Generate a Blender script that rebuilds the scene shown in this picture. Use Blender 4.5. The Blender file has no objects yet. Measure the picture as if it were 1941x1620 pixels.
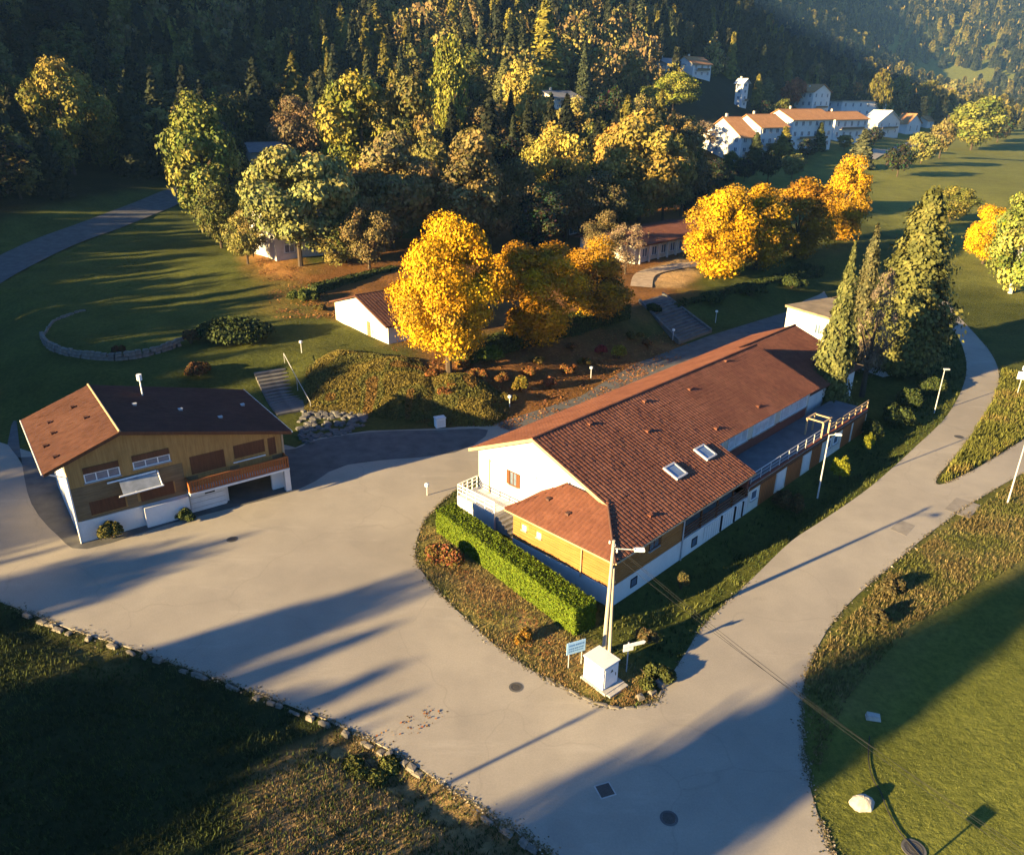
import bpy, math, random
import numpy as np
from mathutils import Matrix, Vector
from mathutils.geometry import tessellate_polygon

R_ = math.radians
scene = bpy.context.scene
COL = scene.collection
rng = np.random.default_rng(7)
random.seed(7)

# ------------------------------------------------------------------ camera
CAM_H, CAM_F, CAM_PITCH, CAM_ROLL = 32.0, 1481.77, 23.41, 0.67
PW, PH = 1941.0, 1620.0
cam_d = bpy.data.cameras.new('camera')
cam = bpy.data.objects.new('camera', cam_d)
COL.objects.link(cam)
cam.matrix_world = Matrix.Translation((0, 0, CAM_H)) @ Matrix.Rotation(R_(90 - CAM_PITCH), 4, 'X') @ Matrix.Rotation(R_(CAM_ROLL), 4, 'Z')
cam_d.sensor_fit = 'HORIZONTAL'
cam_d.sensor_width = 36.0
cam_d.lens = CAM_F / PW * 36.0
cam_d.clip_start = 0.5
cam_d.clip_end = 9000
scene.camera = cam

# ------------------------------------------------------------------ sky, sun, exposure
SUN_AZ, SUN_EL = 33.0, 13.0        # direction the light travels in plan (from +x towards +y), elevation of the sun
world = bpy.data.worlds.new('World')
scene.world = world
world.use_nodes = True
wn = world.node_tree
bg = wn.nodes['Background']
sky = wn.nodes.new('ShaderNodeTexSky')
sky.sky_type = 'NISHITA'
sky.sun_disc = False
sky.sun_elevation = R_(SUN_EL)
sky.sun_rotation = R_(270 - SUN_AZ)
sky.air_density = 1.0
sky.dust_density = 0.3
sky.ozone_density = 8.0
wn.links.new(sky.outputs['Color'], bg.inputs['Color'])
bg.inputs['Strength'].default_value = 0.05
sun_d = bpy.data.lights.new('sun', 'SUN')
sun_d.energy = 5.0
sun_d.angle = R_(0.5)
sun_d.color = (1.0, 0.73, 0.33)
sun = bpy.data.objects.new('sun', sun_d)
COL.objects.link(sun)
sdir = Vector((math.cos(R_(SUN_AZ)) * math.cos(R_(SUN_EL)), math.sin(R_(SUN_AZ)) * math.cos(R_(SUN_EL)), -math.sin(R_(SUN_EL))))
sun.rotation_euler = sdir.to_track_quat('-Z', 'Y').to_euler()
sun.location = (-80, -60, 60)
scene.view_settings.view_transform = 'Standard'
scene.view_settings.look = 'None'
scene.view_settings.gamma = 1.0
scene.view_settings.use_curve_mapping = False
scene.view_settings.exposure = 2.5
scene.render.engine = 'CYCLES'
scene.cycles.use_denoising = True
scene.cycles.max_bounces = 4
scene.cycles.diffuse_bounces = 1
scene.cycles.glossy_bounces = 2
scene.cycles.transmission_bounces = 2
scene.cycles.volume_bounces = 0
scene.cycles.caustics_reflective = False
scene.cycles.caustics_refractive = False

# ------------------------------------------------------------------ surveying: photo points to places
_a, _r = R_(CAM_PITCH), R_(CAM_ROLL)
_F = np.array([0, math.cos(_a), -math.sin(_a)])
_X = np.array([1.0, 0, 0])
_U = np.cross(_X, _F)
_R2 = _X * math.cos(_r) + _U * math.sin(_r)
_U2 = -_X * math.sin(_r) + _U * math.cos(_r)
EYE = np.array([0, 0, CAM_H])


def ray(px, py):
    return _F + _R2 * (px - PW / 2) / CAM_F - _U2 * (py - PH / 2) / CAM_F


def G(px, py, z=0.0):
    d = ray(px, py)
    p = EYE + d * ((z - CAM_H) / d[2])
    return float(p[0]), float(p[1])


def proj(x, y, z):
    v = np.stack([np.asarray(x, float), np.asarray(y, float), np.asarray(z, float) - CAM_H], -1)
    dz = v @ _F
    return PW / 2 + CAM_F * (v @ _R2) / dz, PH / 2 - CAM_F * (v @ _U2) / dz, dz


def GL(pts, z=0.0):
    return [G(a, b, z) for a, b in pts]


# ------------------------------------------------------------------ terrain height
FLAT = GL([(1560, 560), (1490, 588), (1345, 633), (1200, 688), (1100, 748), (940, 799), (830, 806), (690, 792), (600, 778), (520, 770)]) + \
    [(-36, 72), (-46, 72), (-56, 74), (-66, 84), (-74, 100), (-110, 118), (-400, 60), (-400, -300), (500, -300), (500, 60), (150, 130), (112, 168), (88, 160), (60, 142)]
FLAT = np.array(FLAT)
CTRL = [
    (-50, 90, 3), (-58, 105, 3.4), (-36, 104, 3), (-52, 148, 4.6), (-79, 119, 4.2), (-81, 202, 9), (-38, 84, 2.6), (-62, 92, 3), (-76, 104, 3),
    (-24, 105, 3), (-7, 90, 3), (2, 100, 3), (12, 112, 3), (40, 139, 3), (62, 160, 3), (19, 142, 3.2), (38, 171, 3.6), (-36, 132, 5.2), (8, 152, 4.6), (-20, 88, 3), (26, 128, 3), (-30, 96, 3),
    (60, 200, 4), (110, 220, 2), (130, 180, 1), (160, 260, 2), (100, 320, 8), (160, 380, 8), (240, 420, 2), (170, 460, 9), (240, 560, 8), (350, 560, 0), (400, 300, 0),
    (-150, 250, 26), (-60, 250, 17), (10, 260, 15), (70, 290, 9), (-110, 180, 14), (-110, 140, 8),
    (-150, 350, 62), (-50, 350, 46), (40, 350, 30), (-100, 480, 105), (0, 480, 82), (80, 470, 52), (160, 520, 26), (230, 620, 22), (150, 650, 85), (290, 800, 40), (0, 650, 140),
    (-195, 200, 74), (-230, 262, 122), (-252, 302, 200), (-310, 395, 235), (-250, 160, 80), (-330, 300, 140),  # unseen ridge left of the view, raised to shade the hillside forest
    (-160, 90, 8), (-200, -100, 5), (300, -100, 0), (0, -200, 0), (-400, 0, 30), (500, 100, 5), (-150, 30, 0),
    (480, 1150, 12), (700, 1150, 10), (900, 1100, 20), (380, 1150, 60), (250, 1150, 150), (700, 1500, 40), (1000, 1500, 60), (1400, 1500, 180), (600, 700, 5),
    (500, 1900, 330), (800, 2000, 290), (1100, 2100, 240), (1500, 2300, 260), (300, 1600, 420), (0, 1300, 400), (900, 2700, 420), (1300, 2900, 400), (300, 2600, 600), (1900, 2700, 350), (1500, 700, 150), (1000, 500, 30), (-600, 700, 330), (-600, 1500, 500),
]
CT = np.array(CTRL, float)
_c2 = 12.0 ** 2


def _phi(d2):
    return np.sqrt(d2 + _c2)


_n = len(CT)
_A = np.zeros((_n + 3, _n + 3))
_A[:_n, :_n] = _phi(((CT[:, None, :2] - CT[None, :, :2]) ** 2).sum(-1))
_A[:_n, _n] = 1
_A[:_n, _n + 1:] = CT[:, :2] / 1000
_A[_n:, :_n] = _A[:_n, _n:].T
_w = np.linalg.solve(_A, np.concatenate([CT[:, 2], np.zeros(3)]))


def seg_dist(P, poly):
    d = np.full(len(P), 1e9)
    for i in range(len(poly)):
        a, b = poly[i], poly[(i + 1) % len(poly)]
        ab = b - a
        t = np.clip(((P - a) @ ab) / max(ab @ ab, 1e-9), 0, 1)
        d = np.minimum(d, np.hypot(*(P - (a + t[:, None] * ab)).T))
    return d


def inside(P, poly):
    poly = np.asarray(poly)
    c = np.zeros(len(P), bool)
    j = len(poly) - 1
    for i in range(len(poly)):
        xi, yi = poly[i]
        xj, yj = poly[j]
        cond = ((yi > P[:, 1]) != (yj > P[:, 1]))
        with np.errstate(divide='ignore', invalid='ignore'):
            xc = (xj - xi) * (P[:, 1] - yi) / (yj - yi) + xi
        c ^= cond & (P[:, 0] < xc)
        j = i
    return c


def smooth(pts, n=4, closed=False):
    """Catmull-Rom through plan points"""
    P = [np.array(p, float) for p in pts]
    out = []
    m = len(P)
    rngi = range(m) if closed else range(m - 1)
    for i in rngi:
        p0 = P[(i - 1) % m] if closed or i > 0 else P[0]
        p1, p2 = P[i], P[(i + 1) % m]
        p3 = P[(i + 2) % m] if closed or i + 2 < m else P[-1]
        for k in range(n):
            t = k / n
            out.append(tuple(0.5 * ((2 * p1) + (-p0 + p2) * t + (2 * p0 - 5 * p1 + 4 * p2 - p3) * t * t + (-p0 + 3 * p1 - 3 * p2 + p3) * t ** 3)))
    if not closed:
        out.append(tuple(P[-1]))
    return out


lower = smooth(GL([(-260, 1080), (-60, 1120), (60, 1162), (130, 1190), (250, 1228), (400, 1280), (530, 1328), (640, 1372), (760, 1432), (850, 1492), (945, 1552), (1010, 1592), (1090, 1650), (1200, 1760)]))
DITCH = np.array([(x - .55, y - 1.15) for x, y in lower[6:-5]])


def H(x, y):
    x = np.atleast_1d(np.asarray(x, float)); y = np.atleast_1d(np.asarray(y, float))
    out = np.empty(len(x))
    for s in range(0, len(x), 20000):
        xs, ys = x[s:s + 20000], y[s:s + 20000]
        d2 = (xs[:, None] - CT[None, :, 0]) ** 2 + (ys[:, None] - CT[None, :, 1]) ** 2
        h = _phi(d2) @ _w[:_n] + _w[_n] + xs / 1000 * _w[_n + 1] + ys / 1000 * _w[_n + 2]
        P = np.stack([xs, ys], 1)
        d = np.where(inside(P, FLAT), 0.0, seg_dist(P, FLAT))
        t = np.clip(d / 10.5, 0, 1)
        # dip added right of the main building to lengthen its shadow
        nd = np.nonzero((ys < 46) & (xs < 8) & (xs > -40))[0]
        if len(nd):
            dd = np.min(np.hypot(xs[nd][:, None] - DITCH[None, :, 0], ys[nd][:, None] - DITCH[None, :, 1]), 1)
            out_d = np.zeros(len(xs)); out_d[nd] = 0.5 * np.exp(-(dd / .75) ** 2)
        else:
            out_d = 0.0
        lu = (xs - 6.75) * 0.6959 + (ys - 43.62) * 0.7181
        lv = -(xs - 6.75) * 0.7181 + (ys - 43.62) * 0.6959
        wu = np.clip((lu + 1) / 4, 0, 1) * np.clip((50 - lu) / 8, 0, 1)
        out[s:s + 20000] = np.maximum(h, -3) * (t * t * (3 - 2 * t)) - 0.85 * np.exp(-((lv + 2.7) / 1.7) ** 2) * wu - out_d
    return out


def at(px, py):
    """ground point seen at a photo pixel"""
    d = ray(px, py)
    t = np.concatenate([np.linspace(20, 250, 1200), np.geomspace(250, 4000, 1800)])
    p = EYE + d * t[:, None]
    below = p[:, 2] < H(p[:, 0], p[:, 1])
    if not below.any():
        i = len(t) - 1
    else:
        i = int(np.argmax(below))
    return float(p[i, 0]), float(p[i, 1]), float(H(p[i, 0], p[i, 1])[0])


def height_at(base, py_top):
    """height above base of the point of its vertical that the photo shows at row py_top"""
    lo, hi = 0.0, 80.0
    for _ in range(40):
        m = (lo + hi) / 2
        if proj(base[0], base[1], base[2] + m)[1] > py_top:
            lo = m
        else:
            hi = m
    return lo


def width_at(base, wpx):
    return wpx * proj(*base)[2] / CAM_F


# ------------------------------------------------------------------ helpers
def thing(name, label, cat, loc=(0, 0, 0), rotz=0.0, group=None):
    o = bpy.data.objects.new(name, None)
    COL.objects.link(o)
    o.location = loc
    o.rotation_euler = (0, 0, rotz)
    o['label'] = label
    o['category'] = cat
    if group:
        o['group'] = group
    return o


def tag(o, label, cat, group=None):
    o['label'] = label
    o['category'] = cat
    if group:
        o['group'] = group
    return o


def link(name, me, parent=None, kind=None, loc=None, rot=None, scale=None):
    o = bpy.data.objects.new(name, me)
    COL.objects.link(o)
    if parent is not None:
        o.parent = parent
    if kind:
        o['kind'] = kind
    if loc is not None:
        o.location = loc
    if rot is not None:
        o.rotation_euler = rot
    if scale is not None:
        o.scale = scale
    return o


class MB:
    def __init__(self):
        self.v, self.f, self.m = [], [], []

    def add(self, vs, fs, mi=0):
        b = len(self.v)
        self.v += [tuple(map(float, q)) for q in vs]
        self.f += [tuple(i + b for i in q) for q in fs]
        self.m += [mi] * len(fs)
        return self

    def box(self, x0, x1, y0, y1, z0, z1, mi=0):
        return self.add([(x0, y0, z0), (x1, y0, z0), (x1, y1, z0), (x0, y1, z0), (x0, y0, z1), (x1, y0, z1), (x1, y1, z1), (x0, y1, z1)],
                        [(0, 3, 2, 1), (4, 5, 6, 7), (0, 1, 5, 4), (1, 2, 6, 5), (2, 3, 7, 6), (3, 0, 4, 7)], mi)

    def slab(self, pts, th, mi=0):
        """polygon of 3-D points, given a thickness downwards"""
        n = len(pts)
        vs = list(pts) + [(p[0], p[1], p[2] - th) for p in pts]
        tri = tessellate_polygon([[Vector((p[0], p[1], 0)) for p in pts]])
        A = 0
        for i in range(n):
            A += pts[i][0] * pts[(i + 1) % n][1] - pts[(i + 1) % n][0] * pts[i][1]
        fs = []
        for t in tri:
            a, b, c = (pts[k] for k in t)
            s = (b[0] - a[0]) * (c[1] - a[1]) - (c[0] - a[0]) * (b[1] - a[1])
            t = tuple(t) if s > 0 else tuple(reversed(t))
            fs.append(t)
            fs.append(tuple(k + n for k in reversed(t)))
        for i in range(n):
            j = (i + 1) % n
            fs.append((i, i + n, j + n, j) if A > 0 else (i, j, j + n, i + n))
        return self.add(vs, fs, mi)

    def wall(self, a, b, prof, th, mi=0):
        """upright wall from plan point a to b; prof = [(s, z)] outline along it; th to the left of a->b"""
        ax, ay = a
        L = math.hypot(b[0] - ax, b[1] - ay)
        ux, uy = (b[0] - ax) / L, (b[1] - ay) / L
        nx, ny = -uy, ux
        n = len(prof)
        vs = [(ax + ux * s, ay + uy * s, z) for s, z in prof] + [(ax + ux * s + nx * th, ay + uy * s + ny * th, z) for s, z in prof]
        tri = tessellate_polygon([[Vector((s, z, 0)) for s, z in prof]])
        fs = []
        for t in tri:
            p, q, r = (prof[k] for k in t)
            sgn = (q[0] - p[0]) * (r[1] - p[1]) - (r[0] - p[0]) * (q[1] - p[1])
            t = tuple(t) if sgn > 0 else tuple(reversed(t))
            fs.append(t)
            fs.append(tuple(k + n for k in reversed(t)))
        A = sum(prof[i][0] * prof[(i + 1) % n][1] - prof[(i + 1) % n][0] * prof[i][1] for i in range(n))
        for i in range(n):
            j = (i + 1) % n
            fs.append((i, i + n, j + n, j) if A > 0 else (i, j, j + n, i + n))
        return self.add(vs, fs, mi)

    def tube(self, p0, p1, r0, r1=None, n=8, mi=0):
        r1 = r0 if r1 is None else r1
        p0, p1 = Vector(p0), Vector(p1)
        d = (p1 - p0).normalized()
        a = d.orthogonal().normalized()
        b = d.cross(a)
        vs, fs = [], []
        for p, r in ((p0, r0), (p1, r1)):
            for k in range(n):
                t = 2 * math.pi * k / n
                vs.append(p + a * (r * math.cos(t)) + b * (r * math.sin(t)))
        for k in range(n):
            j = (k + 1) % n
            fs.append((k, j, j + n, k + n))
        fs.append(tuple(reversed(range(n))))
        fs.append(tuple(range(n, 2 * n)))
        return self.add(vs, fs, mi)

    def path(self, pts, r, n=6, mi=0):
        for a, b in zip(pts[:-1], pts[1:]):
            self.tube(a, b, r, r, n, mi)
        return self

    def mesh(self, name, mats):
        me = bpy.data.meshes.new(name)
        me.from_pydata(self.v, [], self.f)
        for m in (mats if isinstance(mats, (list, tuple)) else [mats]):
            me.materials.append(m)
        if any(self.m):
            me.polygons.foreach_set('material_index', self.m)
        me.update()
        return me

    def build(self, name, mats, parent=None, kind=None, loc=None, rot=None):
        return link(name, self.mesh(name, mats), parent, kind, loc, rot)


def np_mesh(name, V, Fq, mat, colr=None, flat=False):
    """big mesh from arrays: V (n,3), Fq (m,k) faces of k corners, colr (n,3) point colour"""
    me = bpy.data.meshes.new(name)
    k = Fq.shape[1]
    me.vertices.add(len(V))
    me.vertices.foreach_set('co', np.ascontiguousarray(V, np.float32).ravel())
    me.loops.add(Fq.size)
    me.loops.foreach_set('vertex_index', np.ascontiguousarray(Fq, np.int32).ravel())
    me.polygons.add(len(Fq))
    me.polygons.foreach_set('loop_start', np.arange(len(Fq), dtype=np.int32) * k)
    me.polygons.foreach_set('loop_total', np.full(len(Fq), k, np.int32))
    if colr is not None:
        ca = me.color_attributes.new('Col', 'FLOAT_COLOR', 'POINT')
        c4 = np.ones((len(V), 4), np.float32)
        c4[:, :3] = colr
        ca.data.foreach_set('color', c4.ravel())
    me.materials.append(mat)
    me.update(calc_edges=True)
    if flat:
        me.shade_flat()
    return me


# ------------------------------------------------------------------ materials
class NT:
    def __init__(self, name, rough=0.9, spec=0.2):
        self.mat = bpy.data.materials.new(name)
        self.mat.use_nodes = True
        self.t = self.mat.node_tree
        self.b = self.t.nodes['Principled BSDF']
        self.b.inputs['Roughness'].default_value = rough
        self.b.inputs['Specular IOR Level'].default_value = spec

    def n(self, typ, **kw):
        q = self.t.nodes.new(typ)
        for k, v in kw.items():
            setattr(q, k, v)
        return q

    def l(self, a, b):
        self.t.links.new(a, b)

    def pos(self, coord='Object'):
        return self.n('ShaderNodeTexCoord').outputs[coord]

    def noise(self, scale, detail=4, rough=0.55, vec=None, stretch=None):
        q = self.n('ShaderNodeTexNoise')
        q.inputs['Scale'].default_value = scale
        q.inputs['Detail'].default_value = detail
        q.inputs['Roughness'].default_value = rough
        v = vec or self.pos()
        if stretch:
            m = self.n('ShaderNodeMapping')
            m.inputs['Scale'].default_value = stretch
            self.l(v, m.inputs['Vector'])
            v = m.outputs[0]
        self.l(v, q.inputs['Vector'])
        return q.outputs['Fac']

    def ramp(self, fac, stops):
        q = self.n('ShaderNodeValToRGB')
        e = q.color_ramp.elements
        while len(e) < len(stops):
            e.new(0.5)
        for k, (p, c) in enumerate(stops):
            e[k].position = p
            e[k].color = (c[0], c[1], c[2], 1)
        self.l(fac, q.inputs['Fac'])
        return q.outputs['Color']

    def mix(self, fac, a, b, mode='MIX'):
        q = self.n('ShaderNodeMix', data_type='RGBA', blend_type=mode)
        for s, v in ((0, fac), (6, a), (7, b)):
            if hasattr(v, 'links') or hasattr(v, 'is_linked'):
                self.l(v, q.inputs[s])
            elif s == 0:
                q.inputs[0].default_value = v
            else:
                q.inputs[s].default_value = (v[0], v[1], v[2], 1)
        return q.outputs[2]

    def math(self, op, a, b=0.0):
        q = self.n('ShaderNodeMath', operation=op)
        for s, v in ((0, a), (1, b)):
            if hasattr(v, 'is_linked'):
                self.l(v, q.inputs[s])
            else:
                q.inputs[s].default_value = v
        return q.outputs[0]

    def color(self, c):
        if hasattr(c, 'is_linked'):
            self.l(c, self.b.inputs['Base Color'])
        else:
            self.b.inputs['Base Color'].default_value = (c[0], c[1], c[2], 1)
        return self

    def bump(self, h, strength=0.3, dist=0.02):
        q = self.n('ShaderNodeBump')
        q.inputs['Strength'].default_value = strength
        q.inputs['Distance'].default_value = dist
        self.l(h, q.inputs['Height'])
        self.l(q.outputs[0], self.b.inputs['Normal'])
        return self


def simple(name, c, var=0.15, scale=3.0, rough=0.85, spec=0.2, bump=0.0, stretch=None, metallic=0.0):
    m = NT(name, rough, spec)
    f = m.noise(scale, 5, 0.6, stretch=stretch)
    lo = [q * (1 - var) for q in c]
    hi = [min(1, q * (1 + var)) for q in c]
    m.color(m.ramp(f, [(0.3, lo), (0.7, hi)]))
    if bump:
        m.bump(m.noise(scale * 8, 3, 0.6), bump, 0.03)
    m.b.inputs['Metallic'].default_value = metallic
    return m.mat


def mk_asphalt():
    m = NT('asphalt', 0.88, 0.25)
    big = m.noise(0.045, 5, 0.6)
    mid = m.noise(0.35, 5, 0.62)
    fine = m.noise(9.0, 3, 0.7)
    base = m.ramp(big, [(0.32, (0.245, 0.215, 0.178)), (0.52, (0.305, 0.27, 0.222)), (0.7, (0.345, 0.306, 0.248))])
    c = m.mix(m.math('MULTIPLY', m.ramp(mid, [(0.35, (1, 1, 1)), (0.6, (0, 0, 0))]), 0.35), base, (0.2, 0.18, 0.155))
    c = m.mix(0.5, c, m.ramp(fine, [(0.2, (0.72, 0.72, 0.72)), (0.8, (1.18, 1.18, 1.18))]), 'MULTIPLY')
    # hairline cracks and resurfacing seams
    vo = m.n('ShaderNodeTexVoronoi', feature='DISTANCE_TO_EDGE')
    vo.inputs['Scale'].default_value = 0.085
    warp = m.n('ShaderNodeVectorMath', operation='MULTIPLY_ADD')
    nn = m.n('ShaderNodeTexNoise')
    nn.inputs['Scale'].default_value = 0.25
    m.l(m.pos(), nn.inputs['Vector'])
    m.l(nn.outputs['Color'], warp.inputs[0])
    warp.inputs[1].default_value = (4, 4, 4)
    m.l(m.pos(), warp.inputs[2])
    m.l(warp.outputs[0], vo.inputs['Vector'])
    cr = m.ramp(vo.outputs['Distance'], [(0.0, (1, 1, 1)), (0.006, (0, 0, 0))])
    c = m.mix(m.math('MULTIPLY', cr, m.math('MULTIPLY', mid, 0.34)), c, (0.1, 0.085, 0.07))
    st = m.noise(0.16, 6, 0.7)
    c = m.mix(m.math('MULTIPLY', m.ramp(st, [(0.62, (0, 0, 0)), (0.74, (1, 1, 1))]), 0.3), c, (0.14, 0.12, 0.10))
    # worn wheel lines and pale scuffed patches
    sc_ = m.noise(0.5, 6, 0.75, stretch=(0.22, 1.0, 1.0))
    c = m.mix(m.math('MULTIPLY', m.ramp(sc_, [(0.56, (0, 0, 0)), (0.68, (1, 1, 1))]), 0.28), c, (0.40, 0.36, 0.30))
    pt = m.noise(0.11, 3, 0.4)
    c = m.mix(m.math('MULTIPLY', m.ramp(pt, [(0.60, (0, 0, 0)), (0.615, (1, 1, 1))]), 0.2), c, (0.19, 0.17, 0.145))
    gr = m.noise(28.0, 2, 0.6)
    c = m.mix(m.math('MULTIPLY', m.ramp(gr, [(0.62, (0, 0, 0)), (0.7, (1, 1, 1))]), 0.35), c, (0.13, 0.115, 0.10))
    m.color(c)
    m.bump(fine, 0.25, 0.02)
    return m.mat


def mk_ground():
    m = NT('ground_cover', 0.95, 0.05)
    a = m.n('ShaderNodeVertexColor', layer_name='Col')
    f1 = m.noise(0.22, 6, 0.65)
    f2 = m.noise(2.3, 5, 0.7)
    c = m.mix(0.75, a.outputs['Color'], m.ramp(f1, [(0.25, (0.62, 0.66, 0.6)), (0.75, (1.35, 1.28, 1.2))]), 'MULTIPLY')
    c = m.mix(0.8, c, m.ramp(f2, [(0.25, (0.5, 0.55, 0.5)), (0.75, (1.5, 1.42, 1.35))]), 'MULTIPLY')
    m.color(c)
    m.bump(m.noise(1.6, 5, 0.75), 0.9, 0.18)
    return m.mat


def mk_leaf():
    m = NT('foliage', 0.75, 0.12)
    a = m.n('ShaderNodeVertexColor', layer_name='Col')
    oi = m.n('ShaderNodeObjectInfo')
    c = m.mix(1.0, a.outputs['Color'], oi.outputs['Color'], 'MULTIPLY')
    m.color(c)
    return m.mat


def mk_grass_leaf():
    m = NT('grass_blade', 0.85, 0.08)
    a = m.n('ShaderNodeVertexColor', layer_name='Col')
    m.color(a.outputs['Color'])
    return m.mat


def mk_tile(name, c1, c2, c3):
    m = NT(name, 0.95, 0.05)
    oi = m.n('ShaderNodeTexCoord')
    gp = m.n('ShaderNodeNewGeometry')
    f = m.noise(0.35, 6, 0.65, vec=gp.outputs['Position'])
    g = m.n('ShaderNodeTexWhiteNoise', noise_dimensions='3D')
    sn = m.n('ShaderNodeVectorMath', operation='SNAP')
    sn.inputs[1].default_value = (0.42, 0.42, 5.0)
    m.l(gp.outputs['Position'], sn.inputs[0])
    m.l(sn.outputs[0], g.inputs['Vector'])
    c = m.ramp(f, [(0.3, c1), (0.55, c2), (0.75, c3)])
    ms = m.noise(1.1, 6, 0.7, vec=gp.outputs['Position'])
    c = m.mix(m.math('MULTIPLY', m.ramp(ms, [(0.6, (0, 0, 0)), (0.72, (1, 1, 1))]), 0.4), c, (0.06, 0.05, 0.03))
    c = m.mix(0.4, c, m.ramp(g.outputs['Value'], [(0.0, (0.72, 0.7, 0.7)), (1.0, (1.25, 1.22, 1.2))]), 'MULTIPLY')
    m.color(c)
    return m.mat


def mk_plaster(name, c, stain=0.35, low=None):
    m = NT(name, 0.9, 0.15)
    f = m.noise(0.6, 6, 0.65, stretch=(1, 1, 0.45))
    g = m.noise(5, 4, 0.6)
    d = [q * (1 - stain) for q in c]
    col = m.ramp(f, [(0.3, d), (0.5, c), (1.0, [min(1, q * 1.06) for q in c])])
    col = m.mix(0.3, col, m.ramp(g, [(0.3, (0.85, 0.85, 0.85)), (0.7, (1.1, 1.1, 1.1))]), 'MULTIPLY')
    m.color(col)
    m.bump(m.noise(18, 3, 0.6), 0.15, 0.01)
    return m.mat


def mk_wood(name, c1, c2, along=(6, 6, 0.5)):
    m = NT(name, 0.8, 0.2)
    f = m.noise(1.2, 6, 0.65, stretch=along)
    g = m.noise(0.5, 4, 0.6)
    c = m.ramp(f, [(0.3, c1), (0.7, c2)])
    c = m.mix(0.5, c, m.ramp(g, [(0.3, (0.7, 0.7, 0.7)), (0.7, (1.2, 1.2, 1.2))]), 'MULTIPLY')
    m.color(c)
    return m.mat


def mk_glass(name, c, rough=0.08):
    m = NT(name, rough, 0.8)
    f = m.noise(1.5, 3, 0.5)
    m.color(m.ramp(f, [(0.3, [q * 0.7 for q in c]), (0.7, [q * 1.2 for q in c])]))
    return m.mat


M = dict(
    asphalt=mk_asphalt(), ground=mk_ground(), leaf=mk_leaf(), blade=mk_grass_leaf(),
    patch=simple('asphalt_repair', (0.22, 0.195, 0.165), 0.22, 1.2, 0.9, 0.2, 0.2),
    asphalt_dark_and_shade=simple('old_asphalt_and_shade', (0.095, 0.092, 0.09), 0.25, 0.8, 0.9, 0.2, 0.2),  # also the tone of the painted shade on lane and ramp
    tile=mk_tile('roof_tile_clay', (0.125, 0.050, 0.034), (0.16, 0.066, 0.043), (0.195, 0.084, 0.054)),
    tile_old=mk_tile('roof_tile_brown', (0.072, 0.034, 0.026), (0.09, 0.043, 0.032), (0.11, 0.054, 0.04)),
    roof_under=simple('roof_underlay', (0.09, 0.045, 0.035), 0.2, 2),
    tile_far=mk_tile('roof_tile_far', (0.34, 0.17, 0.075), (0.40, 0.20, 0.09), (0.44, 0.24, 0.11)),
    roof_grey=simple('roof_sheet_grey', (0.17, 0.17, 0.18), 0.2, 0.7),
    roof_tan=simple('roof_gravel_tan', (0.22, 0.17, 0.11), 0.3, 0.6, bump=0.2),
    white=mk_plaster('white_plaster', (0.64, 0.625, 0.6), 0.12),
    dirty_white=mk_plaster('weathered_white_plaster', (0.62, 0.58, 0.5), 0.45),
    cream=mk_plaster('cream_plaster', (0.55, 0.49, 0.4), 0.2),
    concrete=simple('concrete', (0.36, 0.34, 0.31), 0.25, 1.5, 0.9, 0.2, 0.25),
    stone_dark=simple('dark_rubble_stone', (0.12, 0.115, 0.11), 0.35, 1.2, 0.9, 0.2, 0.5),
    stone=simple('rubble_stone', (0.17, 0.15, 0.125), 0.35, 1.2, 0.9, 0.2, 0.5),
    wood=mk_wood('larch_cladding', (0.31, 0.165, 0.05), (0.46, 0.26, 0.085)),
    wood_h=mk_wood('larch_cladding_boards', (0.25, 0.105, 0.030), (0.37, 0.16, 0.046), (0.5, 0.5, 8)),
    wood_dark=mk_wood('brown_stained_wood', (0.095, 0.036, 0.016), (0.15, 0.06, 0.026)),
    wood_orange=mk_wood('orange_stained_shutter', (0.26, 0.085, 0.022), (0.36, 0.12, 0.035)),
    wood_grey=mk_wood('weathered_boards', (0.15, 0.095, 0.045), (0.25, 0.165, 0.085), (0.5, 0.5, 6)),
    trim=simple('pale_roof_trim', (0.38, 0.27, 0.16), 0.15, 2),
    dark=simple('dark_recess', (0.02, 0.018, 0.018), 0.3, 2),
    metal=simple('galvanised_metal', (0.42, 0.42, 0.43), 0.15, 4, 0.45, 0.5),
    metal_white=simple('white_painted_metal', (0.75, 0.75, 0.74), 0.08, 4, 0.5, 0.4),
    iron=simple('cast_iron', (0.05, 0.045, 0.04), 0.3, 12, 0.7, 0.4, 0.3),
    pole_wood=simple('grey_pole', (0.42, 0.36, 0.28), 0.25, 1.5, 0.9, 0.2, 0.3, stretch=(4, 4, 0.3)),
    glass=mk_glass('window_glass', (0.10, 0.14, 0.2)),
    glass_pale=mk_glass('pale_window_blind', (0.5, 0.52, 0.55), 0.4),
    sign_blue=simple('blue_sign_face', (0.30, 0.50, 0.74), 0.08, 2, 0.5),
    sign_ink=simple('dark_blue_lettering', (0.10, 0.22, 0.46), 0.1, 2, 0.5),
    bark=simple('bark', (0.075, 0.055, 0.04), 0.35, 3, 0.95, 0.1, 0.6),
    bark_pale=simple('pale_birch_bark', (0.5, 0.47, 0.42), 0.35, 3, 0.9, 0.1, 0.4),
    rubber=simple('black_hose', (0.02, 0.02, 0.02), 0.2, 4, 0.6),
    terrace=simple('terrace_membrane', (0.13, 0.13, 0.14), 0.2, 1.0, 0.85),
    red=simple('red_brown_panel', (0.16, 0.05, 0.035), 0.15, 1.5),
)

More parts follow.
